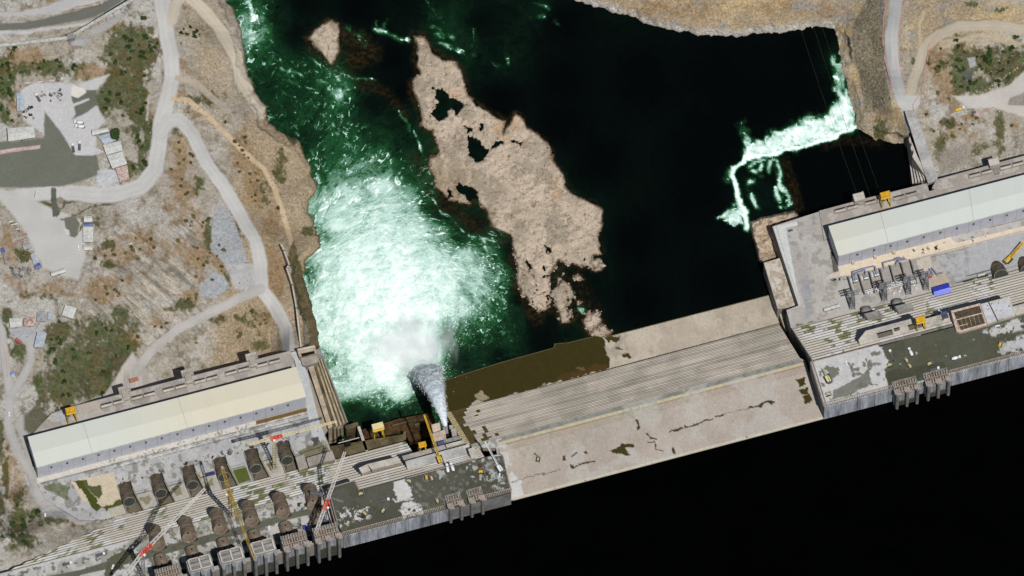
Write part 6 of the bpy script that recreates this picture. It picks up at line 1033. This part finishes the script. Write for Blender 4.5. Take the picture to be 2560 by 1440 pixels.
def strew(k, n, box, lb, thr=.5, msk=None):
    c = 0; q = 0
    while c < n and q < n*60:
        q += 1; x, y = rnd.uniform(box[0], box[2]), rnd.uniform(box[1], box[3])
        if mw(msk if msk is not None else green2, x, y) > thr and mw(ROAD, x, y) < .1 and mw(SDL, x, y) > 4: plant(k, x, y, lb); c += 1
strew(1, 44, (230, 80, 400, 420), 'low green shrub growing in the green strip beside the haul road'); strew(1, 26, (0, 120, 200, 330), 'low green shrub in the bank above the upper camp yard'); strew(1, 22, (120, 780, 330, 1000), 'low green shrub on the mossy rock above the left platform'); strew(1, 22, (0, 1150, 240, 1400), 'low green shrub beside the lower left track'); strew(1, 40, (2340, 90, 2560, 240), 'low green shrub around the small pond of the upper right')
strew(2, 45, (420, 280, 720, 640), 'dry olive shrub on the rusty slope between the two haul roads', .35, rust); strew(2, 40, (230, 560, 600, 860), 'dry olive shrub on the striped rock hill', .3, rust); strew(2, 25, (2200, 60, 2560, 440), 'dry olive shrub on the tan ground of the upper right', .3, rust); strew(2, 16, (440, 730, 700, 900), 'dry olive shrub on the knoll above the left platform', .3, rust)
# boulders: individual ones along the road edges, the rest as scattered rubble
def boulder(sd, r):
    g = random.Random(sd); import bmesh; b = bmesh.new(); bmesh.ops.create_icosphere(b, subdivisions=1, radius=r)
    for v in b.verts: v.co *= g.uniform(.7, 1.2); v.co.z *= .7
    me = bpy.data.meshes.new('boulder'); b.to_mesh(me); b.free(); me.materials.append(mat('boulder_stone', S(196, 186, 170), scale=.6, var=.25)); return me
bm_ = [boulder(s, 1) for s in range(4)]
def brow(pl, sp_, lb, r=1.0):
    for (a, b) in zip(pl[:-1], pl[1:]):
        n = max(1, int(math.hypot(b[0]-a[0], b[1]-a[1])/sp_))
        for k in range(n):
            f = (k+rnd.random()*.6)/n; o = bpy.data.objects.new('boulder', rnd.choice(bm_)); sc.collection.objects.link(o); o.location = surf(a[0]+(b[0]-a[0])*f+rnd.uniform(-1.5, 1.5), a[1]+(b[1]-a[1])*f+rnd.uniform(-1.5, 1.5)); o.rotation_euler = (0, 0, rnd.random()*6); s = r*rnd.uniform(.6, 1.4); o.scale = (s, s, s); tag(o, lb, 'boulder', 'boulders along the roads')
brow([(428, 365), (418, 400), (410, 440), (398, 478), (380, 508), (350, 532), (310, 538), (262, 528)], 7, 'pale boulder in the row along the outer edge of the camp bend'); brow([(2432, 234), (2462, 226), (2492, 208), (2530, 180), (2550, 165)], 8, 'pale boulder in the row between pond and tan road'); brow([(110, 705), (150, 706), (190, 706)], 9, 'pale boulder in the row below the lone long hut')
brow([(2, 640), (6, 680), (14, 705)], 9, 'pale boulder along the left edge of the junk yard'); brow([(2480, 268), (2520, 286), (2560, 294)], 6, 'pale boulder in the row below the tan loop road'); brow([(580, 540), (602, 590), (622, 640), (640, 668)], 9, 'pale boulder on the inner verge of the haul road beside the gravel heap', .8); brow([(372, 270), (370, 300), (376, 335)], 8, 'pale boulder in the median of the haul road junction', .7)
def rubble(name, lab, n, test, box, r0, r1, m_, seed):
    g = random.Random(seed); m = MB(); o0 = surf((box[0]+box[2])/2, (box[1]+box[3])/2); c = 0
    tp = [(0, 0, 1), (1, 0, 0), (0, 1, 0), (-1, 0, 0), (0, -1, 0)]
    for _ in range(n*4):
        x, y = g.uniform(box[0], box[2]), g.uniform(box[1], box[3])
        if not test(x, y): continue
        p = surf(x, y)-o0; r = r0+(r1-r0)*g.random()**3; a = g.random()*1.5; i = len(m.v); ca, sa = math.cos(a), math.sin(a)
        m.v += [tuple(p+Vector((ca*q[0]-sa*q[1], sa*q[0]+ca*q[1], q[2]*.8))*r*g.uniform(.7, 1.25)) for q in tp]; m.f += [(i, i+1, i+2), (i, i+2, i+3), (i, i+3, i+4), (i, i+4, i+1)]; m.c += [None]*4; c += 1
        if c >= n: break
    tag(m.build(name, m_), lab, kind='stuff').location = o0
ST = mat('stone', S(176, 166, 148), scale=.3, var=.35, fine=.3); ok = lambda x, y: mw(SDL, x, y) > 2 and mw(ROAD, x, y) < .1
rubble('rubble', 'loose stones on the left bank and slopes', 4500, lambda x, y: ok(x, y) and mw(green2, x, y) < .3, (0, 0, 800, 950), .25, 1.0, ST, 1); rubble('rubble', 'loose stones on the right bank', 5000, lambda x, y: ok(x, y), (1400, 0, 2560, 440), .25, .9, ST, 2)
rubble('rock_fill', 'coarse rock fill of the right embankment slope', 4500, lambda x, y: mw(mrf, x, y) > .5, (2125, -10, 2235, 290), .4, 1.1, mat('fill_stone', S(160, 150, 126), scale=.4, var=.4, fine=.3), 3); rubble('island_stones', 'stones and cobbles on the river island', 2200, lambda x, y: mw(SDI, x, y) > -5 and mw(ZZ, x, y) > -105.2, (760, 40, 1540, 850), .3, 1.2, mat('island_stone', S(196, 180, 160), scale=.3, var=.3, fine=.2), 4)
rubble('island_boulders', 'big broken blocks at the lower end of the island', 420, lambda x, y: -9 < mw(SDI, x, y) < 9 and x > 1285, (1285, 630, 1535, 850), .8, 2.8, mat('island_stone', S(196, 180, 160)), 6)
# small site clutter
def clutter(n, poly, z, lb, mats, seed, smin=.6, smax=2.2):
    n = int(n*.62); g = random.Random(seed); xs = [p[0] for p in poly]; ys = [p[1] for p in poly]; c = 0
    pr = []
    for m_ in mats: t = MB(); t.box((0, 0, 0), (1.6, 1, .7), WX_, WY_).box((.1, .1, .7), (1.2, .7, .4), WX_, WY_).box((-.9, .5, 0), (.5, 1.4, .3), WX_, WY_); pr.append(t.build('material_pile', m_))
    while c < n:
        x, y = g.uniform(min(xs), max(xs)), g.uniform(min(ys), max(ys))
        if not inpoly(np.array([x]), np.array([y]), poly)[0]: continue
        o = pr[c] if c < len(pr) else pr[c % len(pr)].copy()
        if c >= len(pr): sc.collection.objects.link(o)
        o.location = Vector(P(x, y, z))+K*.06; o.rotation_euler = (0, 0, g.random()*6); s = g.uniform(smin, smax); o.scale = (s, s*g.uniform(.6, 1.4), s*.8); tag(o, lb, 'material pile', 'piles of site material'); c += 1
M5 = [CONP, DGR, WOOD, STEEL, mat('dark_stack', S(60, 56, 44), scale=1)]
for x, y in [(327, 612), (266, 685), (203, 752)]: tag(MB().box(surf(x, y)+K*.0, (4, 4, .7)).box(surf(x, y)+K*.7, (1.4, 1.4, .9)).build('foundation_pad', CONP), 'square pale pylon footing on the rock slope, '+{327: 'highest of three', 266: 'middle of three', 203: 'lowest of three'}[x], 'footing')
pipe((2490, 668), -66, (2503, 690), -54, 7.5, 'large open brown pipe at the toe of the right steps by the yellow crane'); pipe((2556, 655), -66, (2568, 676), -56, 7, 'brown pipe cut by the right photo edge')
clutter(120, [(300, 1196), (740, 1080), (790, 1090), (730, 1100), (300, 1210)], -60, 'small pile of site material on the strip before the left hall', M5, 1); clutter(26, [(360, 1225), (760, 1120), (790, 1100), (370, 1200)], -66, 'small pile of material beside the pipe pits', M5[1:], 2, .5, 1.4) if False else None
clutter(34, [(400, 1350), (820, 1240), (825, 1262), (400, 1372)], 5.2, 'small pile of site material between the domed pipes', M5, 3); clutter(30, [(420, 1400), (820, 1290), (830, 1310), (430, 1420)], 5.2, 'small pile of site material behind the intake towers', M5, 4); clutter(22, [(850, 1270), (940, 1250), (960, 1290), (860, 1310)], 32, 'small pile of timber and slurry gear in the corner of the left deck', M5, 5, .8, 2.4)
clutter(20, [(1190, 1150), (1250, 1136), (1268, 1215), (1210, 1200)], 32, 'small pile of gear on the spillway end of the left deck', M5, 6); clutter(26, [(2230, 640), (2470, 580), (2475, 590), (2240, 655)], -60, 'small pile of site material on the tan strip before the right hall', M5, 7); clutter(24, [(2215, 870), (2480, 840), (2500, 880), (2240, 940)], 32, 'small pile of gear on the dark right deck', M5, 8, .5, 1.3)
clutter(40, [(28, 668), (80, 670), (76, 694), (34, 690)], -59.6, 'small scrap heap inside the junk yard', [STEEL, DGR, WOOD], 9, .8, 2.2); clutter(14, [(40, 572), (68, 580), (62, 592), (44, 592)], -59.6, 'orange tarp and scrap in the junk yard', [ORG, WOOD, DGR], 10, .8, 2); clutter(30, [(100, 225), (160, 225), (150, 275), (110, 270)], -59.2, 'small pile of material on the pale yard of the upper camp', [DGR, CON, WOOD], 11, .6, 1.8)
clutter(24, [(45, 278), (80, 268), (85, 300), (50, 308)], -59.2, 'dark scrap heap below the narrow blue-grey shed', [DGR, MATS['dark_stack'], WOOD], 12, .8, 2.2); clutter(20, [(2340, 790), (2372, 780), (2372, 800), (2345, 806)], 22.2, 'small pile of gear on the right outlet slab', M5, 13, .5, 1.4); clutter(16, [(2460, 752), (2520, 748), (2530, 785), (2480, 795)], 38.2, 'small dark stack on the pale block by the rebar pit', M5[1:], 14, .4, 1.1); clutter(20, [(2075, 700), (2110, 690), (2112, 700), (2080, 712)], -60, 'small pile near the first transformer bay', M5, 15, .5, 1.5)
# ------------------------------------------------------------------ the jet of water and its spray
a0 = Vector(P(1114, 1066, -24)); a1 = Vector(P(1060, 925, -100)); t = thing('water_jet', 'grey-white jet of water bursting from the outlet and fanning out into the river', 'water jet', a0)
N_, M_ = 110, 44; i_, j_ = np.meshgrid(np.linspace(0, 1, N_), np.linspace(0, 2*math.pi, M_, endpoint=False), indexing='ij')
d = a1-a0; dh = Vector((d.x, d.y, 0)); side = dh.normalized().cross(K); L = dh.length
zc_ = 12*i_*1-(12+abs(d.z)-0)*i_**2*1.0; bend = 4*np.sin(i_*2.2)*0; rad = 1.8+15.5*i_**.9-(2.5*(i_ > .9)*(i_-.9)/.1); rad = rad*(1-np.clip((i_-.93)/.07, 0, 1)**2*.6)
nn = fbm(i_*46, j_*9+i_*3, 2.6, 4, 401, .65)+.35*np.abs(fbm(i_*160, j_*9, 3.5, 3, 411)-.5)*2; nn = nn-.55
nn_w = (nn+nn[:, ::-1])/2; rr = rad*(1+.34*(nn*np.cos(j_/2)**2+nn_w*np.sin(j_/2)**2)*np.clip(i_*5+.3, 0, 1))
px_ = np.array(dh.normalized()); sd_ = np.array(side); co = i_[..., None]*L*px_+(np.cos(j_)*rr)[..., None]*sd_*.95+np.stack([0*i_, 0*i_, zc_+np.sin(j_)*rr*.8], -1)+((fbm(i_*60, j_*5+9, 3, 3, 421)-.5)*rad*.5)[..., None]*px_
v = [tuple(p) for p in co.reshape(-1, 3)]; f = [(i*M_+j, i*M_+(j+1) % M_, (i+1)*M_+(j+1) % M_, (i+1)*M_+j) for i in range(N_-1) for j in range(M_)]; f.append(tuple(range((N_-1)*M_, N_*M_)))
me = bpy.data.meshes.new('jet_core'); me.from_pydata(v, [], f); me.polygons.foreach_set('use_smooth', [True]*len(me.polygons)); jm = mat('jet_water', S(246, 252, 253), scale=.35, var=.12, fine=.08, rough=.8, bump=.8, col2=S(186, 202, 214)); me.materials.append(jm)
n = jm.node_tree.nodes; l = jm.node_tree.links; an = n.new('ShaderNodeTexNoise'); an.inputs['Scale'].default_value = .45; an.inputs['Detail'].default_value = 5; an.inputs['Roughness'].default_value = .7; tcj = n.new('ShaderNodeTexCoord'); l.new(tcj.outputs['Object'], an.inputs['Vector'])
aa = me.attributes.new('thick', 'FLOAT', 'POINT'); aa.data.foreach_set('value', (1.3-.6*i_**2).reshape(-1).astype(np.float32)); at = n.new('ShaderNodeAttribute'); at.attribute_name = 'thick'
ad = n.new('ShaderNodeMath'); ad.operation = 'MULTIPLY_ADD'; ad.inputs[1].default_value = 1.8; l.new(an.outputs[0], ad.inputs[0]); l.new(at.outputs['Fac'], ad.inputs[2]); am = n.new('ShaderNodeMapRange'); am.inputs[1].default_value = 1.1; am.inputs[2].default_value = 1.7; l.new(ad.outputs[0], am.inputs[0]); l.new(am.outputs[0], n['Principled BSDF'].inputs['Alpha'])
o = bpy.data.objects.new('jet_core', me); sc.collection.objects.link(o); o.parent = t
g = random.Random(9); q = MB()
for k in range(1500):                                   # torn shreds of water round the jet and its splash
    if k < 1100: f_ = g.random()**.6; r_ = (1.8+15.5*f_**.9)*g.uniform(.85, 1.25); a = g.uniform(0, 6.28); c_0 = dh.normalized()*L*f_+side*math.cos(a)*r_+K*(12*f_-(12+abs(d.z))*f_**2+math.sin(a)*r_*.8)
    else: a = g.uniform(0, 6.28); r_ = abs(g.gauss(0, 1))*20; c_0 = Vector((d.x-6, d.y+8, d.z))+Vector((math.cos(a)*r_*1.2, math.sin(a)*r_*.8, abs(g.gauss(0, 1))*6))
    s_ = g.uniform(.1, .38); x_ = Vector((g.gauss(0, 1), g.gauss(0, 1), g.gauss(0, 1))).normalized(); y_ = x_.orthogonal().normalized(); z_ = x_.cross(y_); T4 = [c_0+x_*s_*2, c_0-x_*s_+y_*s_, c_0-x_*s_-y_*s_*.5+z_*s_*.8, c_0-x_*s_-y_*s_*.5-z_*s_*.8]
    for t_ in ((0, 1, 2), (0, 2, 3), (0, 3, 1), (1, 3, 2)): q.poly([T4[t_[0]], T4[t_[1]], T4[t_[2]]])
tag(q.build('water_shreds', mat('foam_white', (.9, .9, .9), var=.05), t), kind='stuff')
vm = bpy.data.materials.new('spray'); vm.use_nodes = True; n = vm.node_tree.nodes; l = vm.node_tree.links; n.remove(n['Principled BSDF']); pv = n.new('ShaderNodeVolumePrincipled'); pv.inputs['Color'].default_value = (.995, .997, 1, 1); pv.inputs['Anisotropy'].default_value = .2
tc = n.new('ShaderNodeTexCoord'); no = n.new('ShaderNodeTexNoise'); no.inputs['Scale'].default_value = .04; no.inputs['Detail'].default_value = 5; no.inputs['Roughness'].default_value = .6; no.inputs['Distortion'].default_value = .6; l.new(tc.outputs['Object'], no.inputs['Vector'])
gr = n.new('ShaderNodeTexGradient'); gr.gradient_type = 'SPHERICAL'; mp = n.new('ShaderNodeMapping'); l.new(tc.outputs['Object'], mp.inputs[0]); l.new(mp.outputs[0], gr.inputs[0])
mp.inputs['Scale'].default_value = (1/62, 1/48, 1/24)
m1 = n.new('ShaderNodeMath'); m1.operation = 'MULTIPLY_ADD'; m1.inputs[1].default_value = 1.5; m1.inputs[2].default_value = -.15; l.new(gr.outputs['Fac'], m1.inputs[0])
m2 = n.new('ShaderNodeMath'); m2.operation = 'MULTIPLY_ADD'; m2.inputs[1].default_value = 2.4; l.new(no.outputs[0], m2.inputs[0]); l.new(m1.outputs[0], m2.inputs[2])
mr = n.new('ShaderNodeMapRange'); mr.inputs[1].default_value = 1.45; mr.inputs[2].default_value = 2.3; mr.inputs[4].default_value = .07; l.new(m2.outputs[0], mr.inputs[0]); l.new(mr.outputs[0], pv.inputs['Density']); l.new(pv.outputs[0], n['Material Output'].inputs['Volume'])
c = Vector(P(1030, 872, -100)); bmx = MB(); n_ = 16
for k in range(8):
    pass
import bmesh
b = bmesh.new(); bmesh.ops.create_icosphere(b, subdivisions=3, radius=1)
for vtx in b.verts: vtx.co = Vector((vtx.co.x*62, vtx.co.y*48, max(-5, vtx.co.z*24)))
me = bpy.data.meshes.new('spray_mist'); b.to_mesh(me); b.free(); me.materials.append(vm); o = bpy.data.objects.new('spray_mist', me); sc.collection.objects.link(o); o.location = c; o.rotation_euler = (0, 0, R_(20)); tag(o, 'white spray mist where the jet hits the river', kind='stuff')
